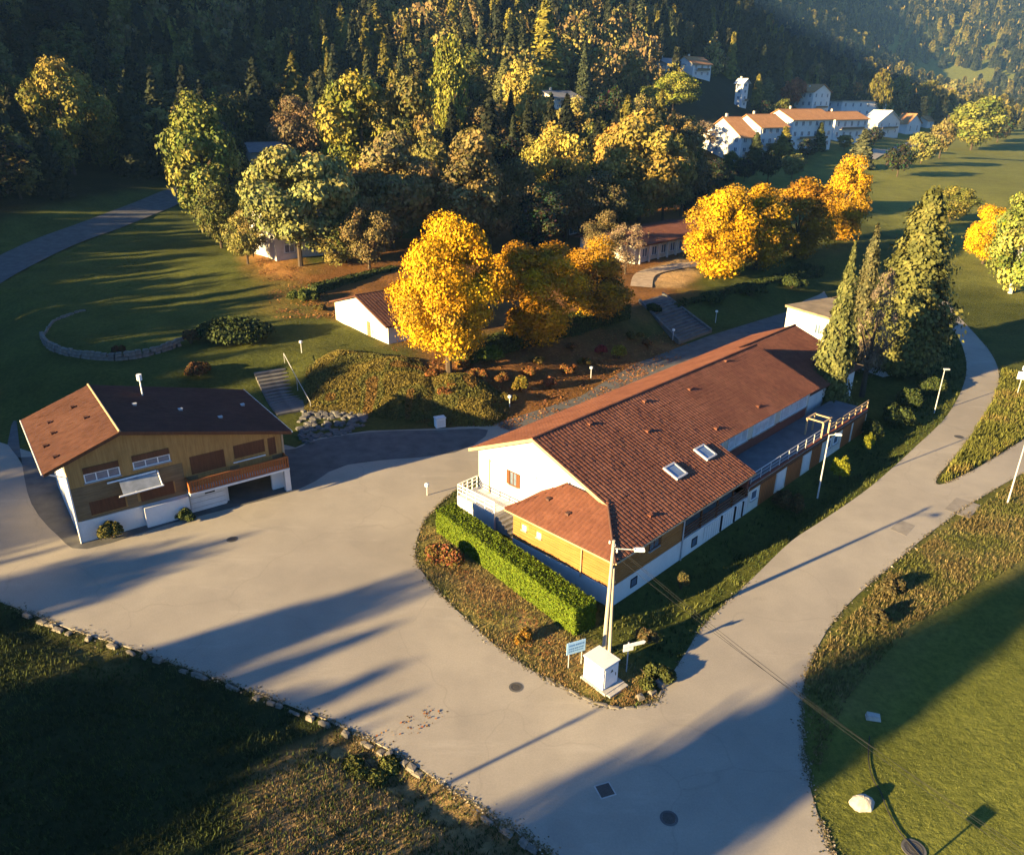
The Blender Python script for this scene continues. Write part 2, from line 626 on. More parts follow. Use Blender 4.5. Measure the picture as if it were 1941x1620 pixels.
# ------------------------------------------------------------------ ground sheet
def nonuni(a, b, step, lo, hi, grow=1.09):
    c = list(np.arange(a, b + 1e-6, step))
    s, x = step, a
    left = []
    while x > lo:
        s *= grow
        x -= s
        left.append(x)
    s, x = step, b
    right = []
    while x < hi:
        s *= grow
        x += s
        right.append(x)
    return np.array(left[::-1] + c + right)


gx = nonuni(-95, 95, 0.8, -900, 2600)
gy = nonuni(18, 175, 0.8, -400, 3300)
GX, GY = np.meshgrid(gx, gy)
gxr, gyr = GX.ravel(), GY.ravel()
gz = H(gxr, gyr)


def fnoise(x, y, sc, seed):
    """cheap smooth value noise"""
    r = np.random.default_rng(seed).random((256, 256))
    u, v = x / sc, y / sc
    i, j = np.floor(u).astype(int), np.floor(v).astype(int)
    fu, fv = u - i, v - j
    fu, fv = fu * fu * (3 - 2 * fu), fv * fv * (3 - 2 * fv)
    g = lambda a, b: r[a % 256, b % 256]
    return (g(i, j) * (1 - fu) + g(i + 1, j) * fu) * (1 - fv) + (g(i, j + 1) * (1 - fu) + g(i + 1, j + 1) * fu) * fv


n1 = fnoise(gxr, gyr, 9.0, 1)
n2 = fnoise(gxr, gyr, 2.6, 2)
n3 = fnoise(gxr, gyr, 40.0, 3)
nn_ = (0.55 * n1 + 0.45 * n2)[:, None]
gz = gz + np.where(gz > 0.3, (n2 - 0.5) * 0.25, 0) - 0.04

GREEN = np.array([0.060, 0.069, 0.018]); DKGREEN = np.array([0.024, 0.030, 0.012]); OLIVE = np.array([0.095, 0.105, 0.026])
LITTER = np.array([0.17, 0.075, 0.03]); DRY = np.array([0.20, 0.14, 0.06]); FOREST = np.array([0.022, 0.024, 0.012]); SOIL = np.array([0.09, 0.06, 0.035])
gc = np.repeat(GREEN[None], len(gxr), 0)
PG = np.stack([gxr, gyr], 1)


def paint(poly, c, soft=2.0, amount=1.0, breakup=0.0):
    global gc
    poly = np.array(poly)
    d = seg_dist(PG, poly) * np.where(inside(PG, poly), 1, -1)
    w = np.clip(d / soft + 0.5 + (nn_[:, 0] - 0.5) * breakup, 0, 1)[:, None] * amount
    gc = gc * (1 - w) + np.asarray(c) * w


far = gyr > 230
gc[far] = OLIVE * 1.25
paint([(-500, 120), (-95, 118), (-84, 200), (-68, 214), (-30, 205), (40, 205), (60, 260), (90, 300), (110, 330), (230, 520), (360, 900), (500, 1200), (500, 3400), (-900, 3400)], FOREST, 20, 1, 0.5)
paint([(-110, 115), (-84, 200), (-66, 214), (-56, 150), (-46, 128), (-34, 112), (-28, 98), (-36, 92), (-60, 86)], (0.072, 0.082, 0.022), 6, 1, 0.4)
paint(GL([(470, 500), (540, 480), (600, 540), (545, 600), (500, 590)], 3.2), (0.30, 0.15, 0.055), 4, 0.9, 1.0)
paint(GL([(440, 540), (640, 545), (650, 640), (560, 670), (420, 640)], 3), (0.07, 0.075, 0.02), 5, 0.8, 0.6)
paint(GL([(560, 540), (760, 480), (1080, 420), (1300, 400), (1310, 560), (1180, 610), (960, 690), (800, 690), (740, 650), (640, 600)], 3), LITTER, 5, 0.85, 1.2)
paint(GL([(900, 640), (1180, 590), (1230, 610), (1000, 700), (900, 690)], 2.5), (0.06, 0.06, 0.02), 3, 0.8, 1.4)
paint(GL([(800, 690), (980, 670), (1260, 625), (1330, 640), (1100, 755), (940, 805), (800, 800)], 1.5), LITTER * 1.1, 4, 0.85, 1.4)
paint(GL([(560, 680), (800, 680), (830, 800), (560, 770)], 1.5), (0.05, 0.055, 0.016), 4, 0.9, 0.5)
paint(GL([(1225, 512), (1290, 490), (1330, 520), (1290, 545), (1240, 545)], 3), (0.36, 0.24, 0.12), 2, 0.9, 0.4)
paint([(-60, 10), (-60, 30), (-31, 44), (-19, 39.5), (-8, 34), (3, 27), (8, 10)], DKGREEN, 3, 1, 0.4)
paint(GL([(500, 1470), (640, 1400), (690, 1390), (790, 1450), (930, 1560), (1010, 1640), (560, 1800), (480, 1560)]), (0.22, 0.15, 0.075), 2.5, 0.95, 1.3)
paint(GL([(110, 1210), (230, 1240), (250, 1275), (120, 1280)]), (0.14, 0.12, 0.05), 2, 0.9, 0.5)
MEADOW = GL([(1522, 1280), (1560, 1225), (1700, 1070), (1941, 900), (2300, 700), (2800, 900), (2400, 1700), (1640, 1700), (1540, 1480)])
paint(MEADOW, (0.105, 0.115, 0.026), 3, 1, 0.6)
paint(GL([(1530, 1270), (1700, 1060), (1941, 890), (2100, 900), (1941, 1090), (1720, 1200), (1600, 1330)]), (0.12, 0.105, 0.038), 3, 0.85, 1.4)
paint(GL([(1640, 290), (1960, 250), (2600, 250), (2400, 640), (1900, 560), (1640, 420)]), (0.15, 0.155, 0.04), 14, 0.95, 0.5)
ISLAND = GL([(800, 1082), (788, 1058), (800, 990), (840, 1010), (1095, 1200), (1140, 1230), (1260, 1290), (1245, 1325), (1170, 1342), (1060, 1300), (930, 1217)])
paint(ISLAND, (0.19, 0.16, 0.055), 1.2, 0.95, 0.8)
paint(GL([(850, 1040), (930, 1090), (1090, 1210), (1130, 1240), (1090, 1260), (980, 1180), (870, 1110)]), (0.27, 0.165, 0.085), 1.2, 0.7, 1.2)
paint([(440, 1000), (1200, 900), (1300, 1420), (760, 1480), (520, 1250)], (0.15, 0.14, 0.035), 60, 0.9, 0.6)
gc = np.clip(gc * (0.8 + 0.4 * nn_), 0, 1)

nx_, ny_ = len(gx), len(gy)
ii, jj = np.meshgrid(np.arange(nx_ - 1), np.arange(ny_ - 1))
v0 = (jj * nx_ + ii).ravel()
FQ = np.stack([v0, v0 + 1, v0 + 1 + nx_, v0 + nx_], 1)
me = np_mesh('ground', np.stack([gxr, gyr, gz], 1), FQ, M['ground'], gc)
me.polygons.foreach_set('use_smooth', np.ones(len(FQ), bool))
ground = link('ground', me, kind='structure')


def flat_sheet(name, pts, z, th, mat, kind='structure'):
    return MB().slab([(x, y, z) for x, y in pts], th).build(name, mat, kind=kind)


# paved yard and the two roads, one sheet
right_edge = smooth(GL([(1640, 1760), (1590, 1640), (1556, 1560), (1533, 1480), (1522, 1400), (1522, 1310), (1545, 1235), (1600, 1152), (1700, 1062), (1800, 982), (1941, 895), (2250, 730)]))
upper_r = GL([(2200, 665)]) + smooth(GL([(1941, 832), (1860, 882), (1800, 912), (1776, 917), (1780, 900), (1812, 862), (1852, 808), (1882, 757), (1894, 712), (1880, 672), (1850, 635), (1818, 600), (1796, 570)]))
left_r = smooth(GL([(1770, 575), (1800, 615), (1822, 650), (1832, 690), (1826, 730), (1796, 786), (1740, 842), (1650, 922), (1560, 985), (1500, 1025), (1430, 1092), (1340, 1178), (1300, 1236), (1264, 1292), (1248, 1322), (1215, 1338), (1170, 1340), (1120, 1328), (1060, 1298), (1000, 1265), (930, 1215), (870, 1160), (830, 1122), (802, 1086), (788, 1060), (790, 1025), (806, 985), (838, 950), (880, 915)]))
back = [G(905, 900), (0.5, 62), (6, 68), (40, 104), (50, 116)]
lane = GL([(1560, 548), (1488, 592), (1345, 636), (1200, 691), (1100, 751), (940, 803), (830, 812), (700, 816), (600, 830), (560, 848)])
house_l = [(-22, 69), (-34, 70), (-44, 66), (-52, 70), (-62, 84), (-72, 100), (-110, 118)]
yard_pts = lower + right_edge + upper_r + left_r + back + lane + house_l
flat_sheet('paved_yard', yard_pts, 0.0, 0.12, M['asphalt'])
# darker old surface around the wooden house; its lane end is painted shade
flat_sheet('lane_shade_sheet', lane[1:6] + [(3.2, 68.6), (8.5, 71.5), (40.5, 104.5)], 0.010, 0.02, M['asphalt_dark_and_shade'])  # dark sheet painting the shade that lies along the rear lane
flat_sheet('dark_apron_and_shade', smooth(GL([(30, 790), (42, 880), (60, 955), (110, 1015), (165, 1040), (330, 990), (560, 930), (660, 880), (860, 858), (925, 815), (830, 815), (700, 819), (600, 834), (560, 850)]) + [(-24, 68), (-36, 69.5), (-46, 65.5)], 3, True), 0.012, 0.02, M['asphalt_dark_and_shade'])


def ribbon(name, centre, width, mat, lift=0.07, kind='structure', n=10):
    c = smooth(centre, n)
    V, F = [], []
    m = 5
    for i, p in enumerate(c):
        a = np.array(c[max(0, i - 1)]); b = np.array(c[min(len(c) - 1, i + 1)])
        d = (b - a) / max(1e-6, np.hypot(*(b - a)))
        nrm = np.array([-d[1], d[0]])
        for k in range(m):
            q = np.array(p) + nrm * width * (k / (m - 1) - 0.5)
            V.append((q[0], q[1], 0))
    V = np.array(V)
    V[:, 2] = H(V[:, 0], V[:, 1]) + lift
    for i in range(len(c) - 1):
        for k in range(m - 1):
            a = i * m + k
            F.append((a, a + 1, a + m + 1, a + m))
    return link(name, np_mesh(name, V, np.array(F), mat), kind=kind)


p1 = [at(-60, 545)[:2], at(0, 510)[:2], at(100, 462)[:2], at(200, 425)[:2], at(290, 390)[:2], at(355, 362)[:2], at(420, 345)[:2]]
ribbon('hill_road', p1, 8.0, M['asphalt_dark_and_shade'], 0.12)
ribbon('valley_road', [at(1640, 300)[:2], at(1700, 285)[:2], at(1760, 262)[:2], at(1810, 240)[:2]], 8, M['asphalt'], 0.3)
ribbon('garden_path', [at(1215, 545)[:2], at(1225, 520)[:2], at(1270, 508)[:2], at(1330, 500)[:2]], 3.5, simple('pale_gravel', (0.36, 0.27, 0.18), 0.3, 1.2, bump=0.3), 0.1)
# ------------------------------------------------------------------ roofs with real tiles
def tile_shape(w, l, mat, name='tile', bulge=0.027, lip=0.026):
    xs = [0, 0.18, 0.42, 0.66, 0.84, 1.0]
    hs = [0.0, 0.85, 1.0, 0.85, 0.1, 0.0]
    vs, fs = [], []
    for row, (t, z0) in enumerate(((-0.06 * l, lip), (l, 0.012))):
        for x, h in zip(xs, hs):
            vs.append((x * w, t, z0 + h * bulge * (1.0 if row == 0 else 0.85)))
    n = len(xs)
    for k in range(n - 1):
        fs.append((k, k + 1, k + 1 + n, k + n))
    b = len(vs)
    for x in xs:
        vs.append((x * w, -0.06 * l, -0.004))
    for k in range(n - 1):
        fs.append((b + k, b + k + 1, k + 1, k))
    mb = MB().add(vs, fs)
    return mb


def tile_roof(parent, poly, z_of, mat, along_x=True, up=1, w=0.38, l=0.40, single=300):
    """poly in plan (local x,y). Courses run along x when along_x. z_of(x,y) plane; up = sign of upslope direction"""
    poly = np.array(poly, float)
    zc = z_of
    # slope along upslope axis
    if along_x:
        g = (zc(0, 1) - zc(0, 0)) * up
    else:
        g = (zc(1, 0) - zc(0, 0)) * up
    cs = 1 / math.sqrt(1 + g * g)
    lp = l * cs
    lo, hi = poly.min(0), poly.max(0)
    A, B = (0, 1) if along_x else (1, 0)
    na = int((hi[A] - lo[A]) / w) + 1
    nb = int((hi[B] - lo[B]) / lp) + 1
    pos = []
    for j in range(nb):
        b = lo[B] + lp * j if up > 0 else hi[B] - lp * j
        for i in range(na):
            pos.append((lo[A] + i * w, b))
    pos = np.array(pos)
    ctr = pos + np.array([w / 2, up * lp / 2])
    P2 = ctr if along_x else ctr[:, ::-1]
    ok = inside(P2, poly)
    pos, P2 = pos[ok], P2[ok]
    # local frame of a tile
    if along_x:
        ex = Vector((1, 0, 0)) * (1 if up > 0 else -1)
        ey = Vector((0, up * cs, g * cs))
    else:
        ex = Vector((0, 1, 0)) * (-1 if up > 0 else 1)
        ey = Vector((up * cs, 0, g * cs))
    ez = ex.cross(ey)
    proto = tile_shape(w * 0.985, l, mat)
    pv = np.array(proto.v)
    if (along_x and up < 0) or (not along_x and up > 0):
        off = w
    else:
        off = 0
    Rm = np.array([[ex.x, ey.x, ez.x], [ex.y, ey.y, ez.y], [ex.z, ey.z, ez.z]])
    rv = pv @ Rm.T
    if along_x:
        org = np.stack([pos[:, 0] + off, pos[:, 1], zc(pos[:, 0], pos[:, 1])], 1)
    else:
        org = np.stack([pos[:, 1], pos[:, 0] + off, zc(pos[:, 1], pos[:, 0])], 1)
    org = org + np.array([0, 0, 0.012]) + rng.normal(0, 0.006, (len(org), 3))
    mw = np.array(Matrix.Translation(parent.location) @ Matrix.Rotation(parent.rotation_euler.z, 4, 'Z'))
    wp = org @ mw[:3, :3].T + mw[:3, 3]
    dist = np.linalg.norm(wp - EYE, axis=1)
    X_, Y_, _ = proj(wp[:, 0], wp[:, 1], wp[:, 2])
    dist = dist + np.where((X_ < 0) | (X_ > PW), 1e4, 0)
    order = np.argsort(dist)
    base = proto.mesh('tile', mat)
    base.transform(Matrix([[*Rm[0], 0], [*Rm[1], 0], [*Rm[2], 0], [0, 0, 0, 1]]))
    for k in order[:single]:
        link('tile', base, parent, loc=org[k])
    rest = order[single:]
    if len(rest):
        nv = len(pv)
        V = (org[rest][:, None, :] + rv[None]).reshape(-1, 3)
        F = (np.array(proto.f)[None] + (np.arange(len(rest)) * nv)[:, None, None]).reshape(-1, 4)
        link('tile_field', np_mesh('tile_field', V, F, mat, None, True), parent, 'stuff')


def planks(parent, name, a, b, prof_z, step, mat, vertical=True, gap=0.012, th=0.025, holes=()):
    """cladding on an upright plane from a to b (local plan); prof_z(s)->(z0,z1); boards set proud of the wall; holes = [(s0,s1,z0,z1)]"""
    ax, ay = a
    L = math.hypot(b[0] - ax, b[1] - ay)
    ux, uy = (b[0] - ax) / L, (b[1] - ay) / L
    nx, ny = uy, -ux
    mb = MB()

    def put(s0, s1, zb0, zb1, zt0, zt1, o):
        vs = []
        for d in (0.0, o):
            for s, z in ((s0, zb0), (s1, zb1), (s1, zt1), (s0, zt0)):
                vs.append((ax + ux * s + nx * d, ay + uy * s + ny * d, z))
        mb.add(vs, [(0, 3, 2, 1), (4, 5, 6, 7), (0, 1, 5, 4), (1, 2, 6, 5), (2, 3, 7, 6), (3, 0, 4, 7)])
    if vertical:
        n = int(L / step)
        for k in range(n):
            s0, s1 = k * L / n + gap / 2, (k + 1) * L / n - gap / 2
            sm = (s0 + s1) / 2
            spans = [(prof_z(sm)[0], None)]
            cuts = sorted((h for h in holes if h[0] < sm < h[1]), key=lambda h: h[2])
            z = prof_z(sm)[0]
            o = th * random.uniform(0.75, 1.25)
            for h in cuts:
                if h[2] > z + 0.02:
                    put(s0, s1, z, z, h[2], h[2], o)
                z = max(z, h[3])
            if prof_z(sm)[1] > z + 0.02:
                put(s0, s1, z, z, prof_z(s0)[1], prof_z(s1)[1], o)
    else:
        z0 = min(prof_z(0)[0], prof_z(L)[0])
        z1 = max(prof_z(s)[1] for s in np.linspace(0, L, 30))
        z = z0
        while z < z1 - 0.02:
            za, zb = z + gap / 2, min(z + step, z1) - gap / 2
            zm = (za + zb) / 2
            ss = np.linspace(0, L, int(L / 0.25) + 1)
            run = None
            o = th * random.uniform(0.75, 1.25)
            for s in list(ss) + [None]:
                good = s is not None and prof_z(s)[0] <= zm <= prof_z(s)[1] and not any(h[0] < s < h[1] and h[2] < zm < h[3] for h in holes)
                if good:
                    if run is None:
                        run = [s, s]
                    run[1] = s
                elif run is not None:
                    if run[1] > run[0]:
                        put(run[0], run[1], za, za, zb, zb, o)
                    run = None
            z += step
    return mb.build(name, mat, parent, 'stuff')


def on_wall(a, b, out=0.0):
    """local frame for things fixed on an upright plane a->b: returns placing function (s, z, depth outwards) -> local xyz"""
    ax, ay = a
    L = math.hypot(b[0] - ax, b[1] - ay)
    ux, uy = (b[0] - ax) / L, (b[1] - ay) / L
    nx, ny = uy, -ux
    return lambda s, z, d=0.0: (ax + ux * s + nx * (d + out), ay + uy * s + ny * (d + out), z)


def wbox(f, s0, s1, z0, z1, d0, d1, mb=None, mi=0):
    mb = mb or MB()
    vs = [f(s0, z0, d0), f(s1, z0, d0), f(s1, z1, d0), f(s0, z1, d0), f(s0, z0, d1), f(s1, z0, d1), f(s1, z1, d1), f(s0, z1, d1)]
    return mb.add(vs, [(0, 3, 2, 1), (4, 5, 6, 7), (0, 1, 5, 4), (1, 2, 6, 5), (2, 3, 7, 6), (3, 0, 4, 7)], mi)


def window(parent, f, s0, s1, z0, z1, frame=None, glass=None, n=2, fw=0.07, proud=0.05, sill=True, name='window'):
    fr = MB()
    wbox(f, s0, s1, z0, z0 + fw, -0.02, proud, fr); wbox(f, s0, s1, z1 - fw, z1, -0.02, proud, fr)
    for k in range(n + 1):
        c = s0 + (s1 - s0) * k / n
        c0 = min(max(c - fw / 2, s0), s1 - fw)
        wbox(f, c0, c0 + fw, z0 + fw, z1 - fw, -0.02, proud - 0.004, fr)
    w = fr.build(name, frame or M['metal_white'], parent)
    for k in range(n):
        a = s0 + (s1 - s0) * k / n + fw * 0.5
        b = s0 + (s1 - s0) * (k + 1) / n - fw * 0.5
        wbox(f, a, b, z0 + fw, z1 - fw, 0.0, 0.02).build('pane', glass or M['glass'], w)
    if sill:
        wbox(f, s0 - 0.08, s1 + 0.08, z0 - 0.06, z0 - 0.002, -0.02, proud + 0.1).build('sill', M['concrete'], w)
    return w


def vent_tiles(parent, spots, z_of, mat):
    for x, y in spots:
        z = float(z_of(x, y))
        MB().box(x - 0.13, x + 0.13, y - 0.13, y + 0.13, z - 0.05, z + 0.16).box(x - 0.17, x + 0.17, y - 0.17, y + 0.17, z + 0.162, z + 0.2).build('roof_vent', mat, parent)


# ------------------------------------------------------------------ long tiled main building
MA = 45.9
MX, MY = 6.75, 43.62
ug, u1, u2, vr, zr, ze, vL, zL, vn, vh = 3.17, 17.9, 36.9, 10.36, 8.09, 3.95, 17.31, 4.99, 3.19, 3.04
sR = (zr - ze) / (vr + .5); sL = (zr - zL) / (vL - vr)
main = thing('main_building', 'long building with red-brown tiled roof, two skylights and a white gable', 'building', (MX, MY, 0), R_(MA))
zR = lambda x, y: ze + (np.asarray(y) + .5) * sR + 0 * np.asarray(x)
zLf = lambda x, y: zr - (np.asarray(y) - vr) * sL + 0 * np.asarray(x)
zA = lambda x, y: ze + (np.asarray(x) + .5) * sR + 0 * np.asarray(y)
P3 = lambda poly, zf: [(x, y, float(zf(x, y))) for x, y in poly]
polyR = [(ug, vr), (ug, vh), (-.5, -.5), (u1, -.5), (u1, vn), (u2, vn), (u2, vr)]
polyL = [(ug, vL), (ug, vr), (u2, vr), (u2, vL)]
polyA = [(-.5, -.5), (ug, vh), (3.5, vh + .2), (3.5, 7.0), (-.5, 9.56)]
MB().slab(P3(polyR, zR), 0.16).build('roof_slope', M['roof_under'], main)
MB().slab(P3(polyL, zLf), 0.16).build('roof_slope', M['roof_under'], main)
MB().slab(P3(polyA, zA), 0.15).build('annex_roof', M['roof_under'], main)
MB().slab([(-.5, 9.56, ze), (3.5, 7.0, float(zA(3.5, 7))), (3.5, 9.56, ze)], 0.12).build('annex_roof_end', M['tile'], main)
tile_roof(main, polyR, zR, M['tile'], True, 1, 0.36, 0.38, 300)
tile_roof(main, polyL, zLf, M['tile'], True, -1, 0.36, 0.38, 0)
tile_roof(main, polyA, zA, M['tile'], False, 1, 0.36, 0.38, 0)
# ridge, hip and verge caps
caps = MB()
caps.tube((ug - .05, vr, zr + .03), (u2 + .05, vr, zr + .03), 0.12)
caps.build('ridge_cap', M['tile'], main)
MB().tube((-.5, -.5, ze + .05), (ug, vh, float(zR(0, vh)) + .05), 0.09).build('hip_cap', M['roof_under'], main)
MB().tube((-.5, 9.56, ze + .05), (3.5, 7.0, float(zA(3.5, 0)) + .05), 0.08).build('hip_cap', M['tile'], main)
for (a, b) in (((ug - .03, vh), (ug - .03, vr)), ((ug - .03, vr), (ug - .03, vL))):
    za = float(zR(0, a[1])) if a[1] <= vr else float(zLf(0, a[1])); zb = float(zR(0, b[1])) if b[1] <= vr else float(zLf(0, b[1]))
    MB().add([(a[0], a[1], za - .22), (b[0], b[1], zb - .22), (b[0], b[1], zb + .05), (a[0], a[1], za + .05), (a[0] - .05, a[1], za - .22), (b[0] - .05, b[1], zb - .22), (b[0] - .05, b[1], zb + .05), (a[0] - .05, a[1], za + .05)],
           [(0, 1, 2, 3), (7, 6, 5, 4), (0, 4, 5, 1), (3, 2, 6, 7), (1, 5, 6, 2), (0, 3, 7, 4)]).build('verge_board', M['trim'], main)
fv = MB()
for (ya, yb) in ((vn, vr),):
    za, zb = float(zR(0, ya)), float(zR(0, yb))
    fv.add([(u2, ya, za - .2), (u2, yb, zb - .2), (u2, yb, zb + .05), (u2, ya, za + .05), (u2 + .05, ya, za - .2), (u2 + .05, yb, zb - .2), (u2 + .05, yb, zb + .05), (u2 + .05, ya, za + .05)],
           [(3, 2, 1, 0), (4, 5, 6, 7), (1, 5, 4, 0), (7, 6, 2, 3), (2, 6, 5, 1), (4, 7, 3, 0)])
fv.build('verge_board', M['tile'], main)
fv = MB()
za, zb = float(zR(0, -.5)), float(zR(0, vn))
fv.add([(u1, -.5, za - .2), (u1, vn, zb - .2), (u1, vn, zb + .05), (u1, -.5, za + .05), (u1 + .05, -.5, za - .2), (u1 + .05, vn, zb - .2), (u1 + .05, vn, zb + .05), (u1 + .05, -.5, za + .05)],
       [(3, 2, 1, 0), (4, 5, 6, 7), (1, 5, 4, 0), (7, 6, 2, 3), (2, 6, 5, 1), (4, 7, 3, 0)])
fv.build('verge_board', M['tile'], main)
# gutters
for a, b in (((-.5, -.57, ze - .06), (u1, -.57, ze - .06)), ((u1, vn - .07, float(zR(0, vn)) - .06), (u2, vn - .07, float(zR(0, vn)) - .06)), ((-.57, -.5, ze - .06), (-.57, 9.5, ze - .06)), ((ug, vL + .07, zL - .06), (u2, vL + .07, zL - .06))):
    MB().tube(a, b, 0.065, 0.065, 6).build('gutter', M['trim'], main)
vent_tiles(main, [(8.9, 9.5), (16.1, 9.4), (30.2, 9.9), (26.7, 4.3), (19.5, 4.3), (5.3, 0.9), (22.0, 8.7), (13.0, 6.8)], zR, M['tile'])
vent_tiles(main, [(1.6, 7.2), (1.2, 5.0)], zA, M['roof_under'])
# skylights
for x0, y0 in ((10.45, 2.15), (14.95, 2.3)):
    x1, y1 = x0 + 1.45, y0 + 1.35
    up = lambda x, y, d: (x, y - d * sR / math.hypot(1, sR), float(zR(x, y)) + d / math.hypot(1, sR))
    fr = MB()
    for (a, b, c, d) in ((x0, x1, y0, y0 + .14), (x0, x1, y1 - .14, y1), (x0, x0 + .14, y0 + .14, y1 - .14), (x1 - .14, x1, y0 + .14, y1 - .14)):
        lo = [up(a, c, .0), up(b, c, .0), up(b, d, .0), up(a, d, .0)]; hi_ = [up(a, c, .2), up(b, c, .2), up(b, d, .2), up(a, d, .2)]
        fr.add(lo + hi_, [(0, 3, 2, 1), (4, 5, 6, 7), (0, 1, 5, 4), (1, 2, 6, 5), (2, 3, 7, 6), (3, 0, 4, 7)])
    sk = fr.build('skylight', M['metal'], main)
    g_ = MB()
    lo = [up(a, c, .05) for a, c in ((x0 + .14, y0 + .14), (x1 - .14, y0 + .14), (x1 - .14, y1 - .14), (x0 + .14, y1 - .14))]
    hi_ = [up(a, c, .15) for a, c in ((x0 + .14, y0 + .14), (x1 - .14, y0 + .14), (x1 - .14, y1 - .14), (x0 + .14, y1 - .14))]
    g_.add(lo + hi_, [(0, 3, 2, 1), (4, 5, 6, 7), (0, 1, 5, 4), (1, 2, 6, 5), (2, 3, 7, 6), (3, 0, 4, 7)])
    g_.build('pane', mk_glass('skylight_glass', (0.16, 0.22, 0.32), 0.03), sk)

# walls of the main building
gz_ = lambda y: float(zR(0, y)) - .17 if y <= vr else float(zLf(0, y)) - .17
MB().wall((3.7, 16.75), (3.7, 0.3), [(0, -.3), (16.45, -.3), (16.45, gz_(.3)), (16.75 - vr, gz_(vr)), (0, gz_(16.75))], 0.3).build('gable_wall', M['white'], main)
MB().wall((3.95, 16.75), (36.4, 16.75), [(0, -.3), (32.45, -.3), (32.45, gz_(16.75)), (0, gz_(16.75))], -0.3).build('rear_wall', M['white'], main)
MB().wall((36.4, 3.75), (36.4, 16.45), [(0, -.3), (12.7, -.3), (12.7, gz_(16.45)), (vr - 3.75, gz_(vr)), (0, gz_(3.75))], 0.3).build('end_wall', M['cream'], main)
# right lower wall (white base)
MB().box(0.0, 8.5, 0.0, 0.3, -1.2, 1.52).build('base_wall', M['white'], main)
MB().box(0.0, 0.3, 0.302, 9.2, -.3, 1.42).build('base_wall', M['white'], main)
MB().box(0.06, 8.5, 0.06, 0.3, 1.523, 3.95).build('upper_wall', M['wood_dark'], main)
MB().box(0.06, 0.3, 0.303, 9.2, 1.423, 3.95).build('annex_wall', M['wood'], main)
MB().box(0.302, 3.7, 8.95, 9.2, -.3, 3.92).build('annex_end_wall', M['wood'], main)
MB().box(0.3, 3.7, 0.3, 8.95, 3.3, 3.42).build('ceiling_deck', M['wood_dark'], main)
planks(main, 'cladding_board', (0.06, 9.2), (0.06, 0.03), lambda s: (1.425, 3.9), 0.2, M['wood_h'], False, 0.015, 0.03, [(0.95, 1.35, 2.55, 2.95), (2.4, 2.8, 2.55, 2.95)])
planks(main, 'cladding_board', (0.03, 0.06), (8.5, 0.06), lambda s: (1.525, 3.8), 0.2, M['wood_h'], False, 0.015, 0.03, [(4.2, 5.4, 2.5, 3.2)])
fA = on_wall((0.06, 9.2), (0.06, 0.03))
for s in (0.95, 2.4):
    window(main, fA, s, s + .4, 2.55, 2.95, M['metal_white'], M['glass_pale'], 1, 0.06, 0.06)
MB().tube((-.05, 2.63, 1.2), (-.05, 2.63, 3.9), 0.05).build('downpipe', M['trim'], main)
fR = on_wall((0, 0), (42.6, 0))
window(main, on_wall((0, 0.06), (42, 0.06)), 4.2, 5.4, 2.5, 3.2, M['wood_dark'], M['glass'], 2)
for s0, z0, z1 in ((2.2, .45, 1.15), (9.9, .3, 1.05)):
    window(main, fR, s0, s0 + .75, z0, z1, M['dark'], M['glass'], 1, sill=False)
MB().tube((8.45, -.06, -.2), (8.45, -.06, 3.8), 0.06).build('downpipe', M['metal'], main)
# recessed gallery u 8.5..18.2
MB().box(8.5, 18.2, 0.0, 0.3, -1.2, 1.5).build('base_wall', M['white'], main)
MB().box(8.5, 18.2, 1.9, 2.1, 1.5, 4.7).build('gallery_wall', M['wood_dark'], main)
MB().box(8.5, 18.2, 0.3, 1.9, 1.38, 1.497).build('gallery_floor', M['concrete'], main)
window(main, on_wall((8.5, 1.9), (18.2, 1.9)), 1.0, 4.2, 2.0, 3.7, M['wood_dark'], M['glass'], 3)
window(main, on_wall((8.5, 1.9), (18.2, 1.9)), 5.4, 8.6, 2.0, 3.7, M['wood_dark'], M['glass'], 3)
for k in range(5):
    s = 8.75 + k * 2.32
    MB().box(s - .06, s + .06, .05, .17, 1.503, 3.94).build('gallery_post', M['wood_dark'], main)
for k in range(4):
    MB().box(8.55, 18.15, .0, .045, 1.66 + k * .27, 1.77 + k * .27).build('gallery_rail', M['wood_dark'], main)
for s0, s1 in ((11.6, 13.9), (14.25, 16.0), (16.3, 17.3), (17.5, 18.1)):
    d = wbox(fR, s0, s1, -.02, 1.38, .0, .05).build('garage_panel', M['white'], main)
    for q in np.arange(s0 + .35, s1 - .1, .35):
        wbox(fR, q, q + .02, .02, 1.34, .05, .065).build('panel_joint', M['concrete'], d)
for s in (14.03, 16.12, 17.36):
    wbox(fR, s, s + .12, -.02, 1.4, .0, .12).build('pier', M['dark'], main)
# terrace block u 18.2..42.4
MB().box(18.2, 42.4, 0.0, 0.3, -1.2, 2.3).build('terrace_wall', M['dirty_white'], main)
MB().box(42.1, 42.4, 0.302, 3.7, -.3, 2.3).build('terrace_wall', M['dirty_white'], main)
MB().box(18.2, 42.4, 0.0, 3.72, 2.303, 2.45).build('terrace_floor', M['terrace'], main)
MB().box(18.2, 42.4, -.06, 0.1, 2.453, 2.62).build('terrace_kerb', M['red'], main)
wbox(fR, 18.25, 42.3, 1.98, 2.28, .0, .05).build('fascia_board', M['wood_dark'], main)
for s0, s1 in ((20.2, 22.9), (25.0, 27.9), (29.9, 31.9), (36.6, 38.6), (39.2, 42.1)):
    d = wbox(fR, s0, s1, -.05, 1.93, .0, .06).build('garage_door', M['wood_orange'], main)
    for q in np.arange(s0 + .3, s1 - .1, .3):
        wbox(fR, q, q + .025, -.02, 1.9, .06, .075).build('door_board', M['wood_dark'], d)
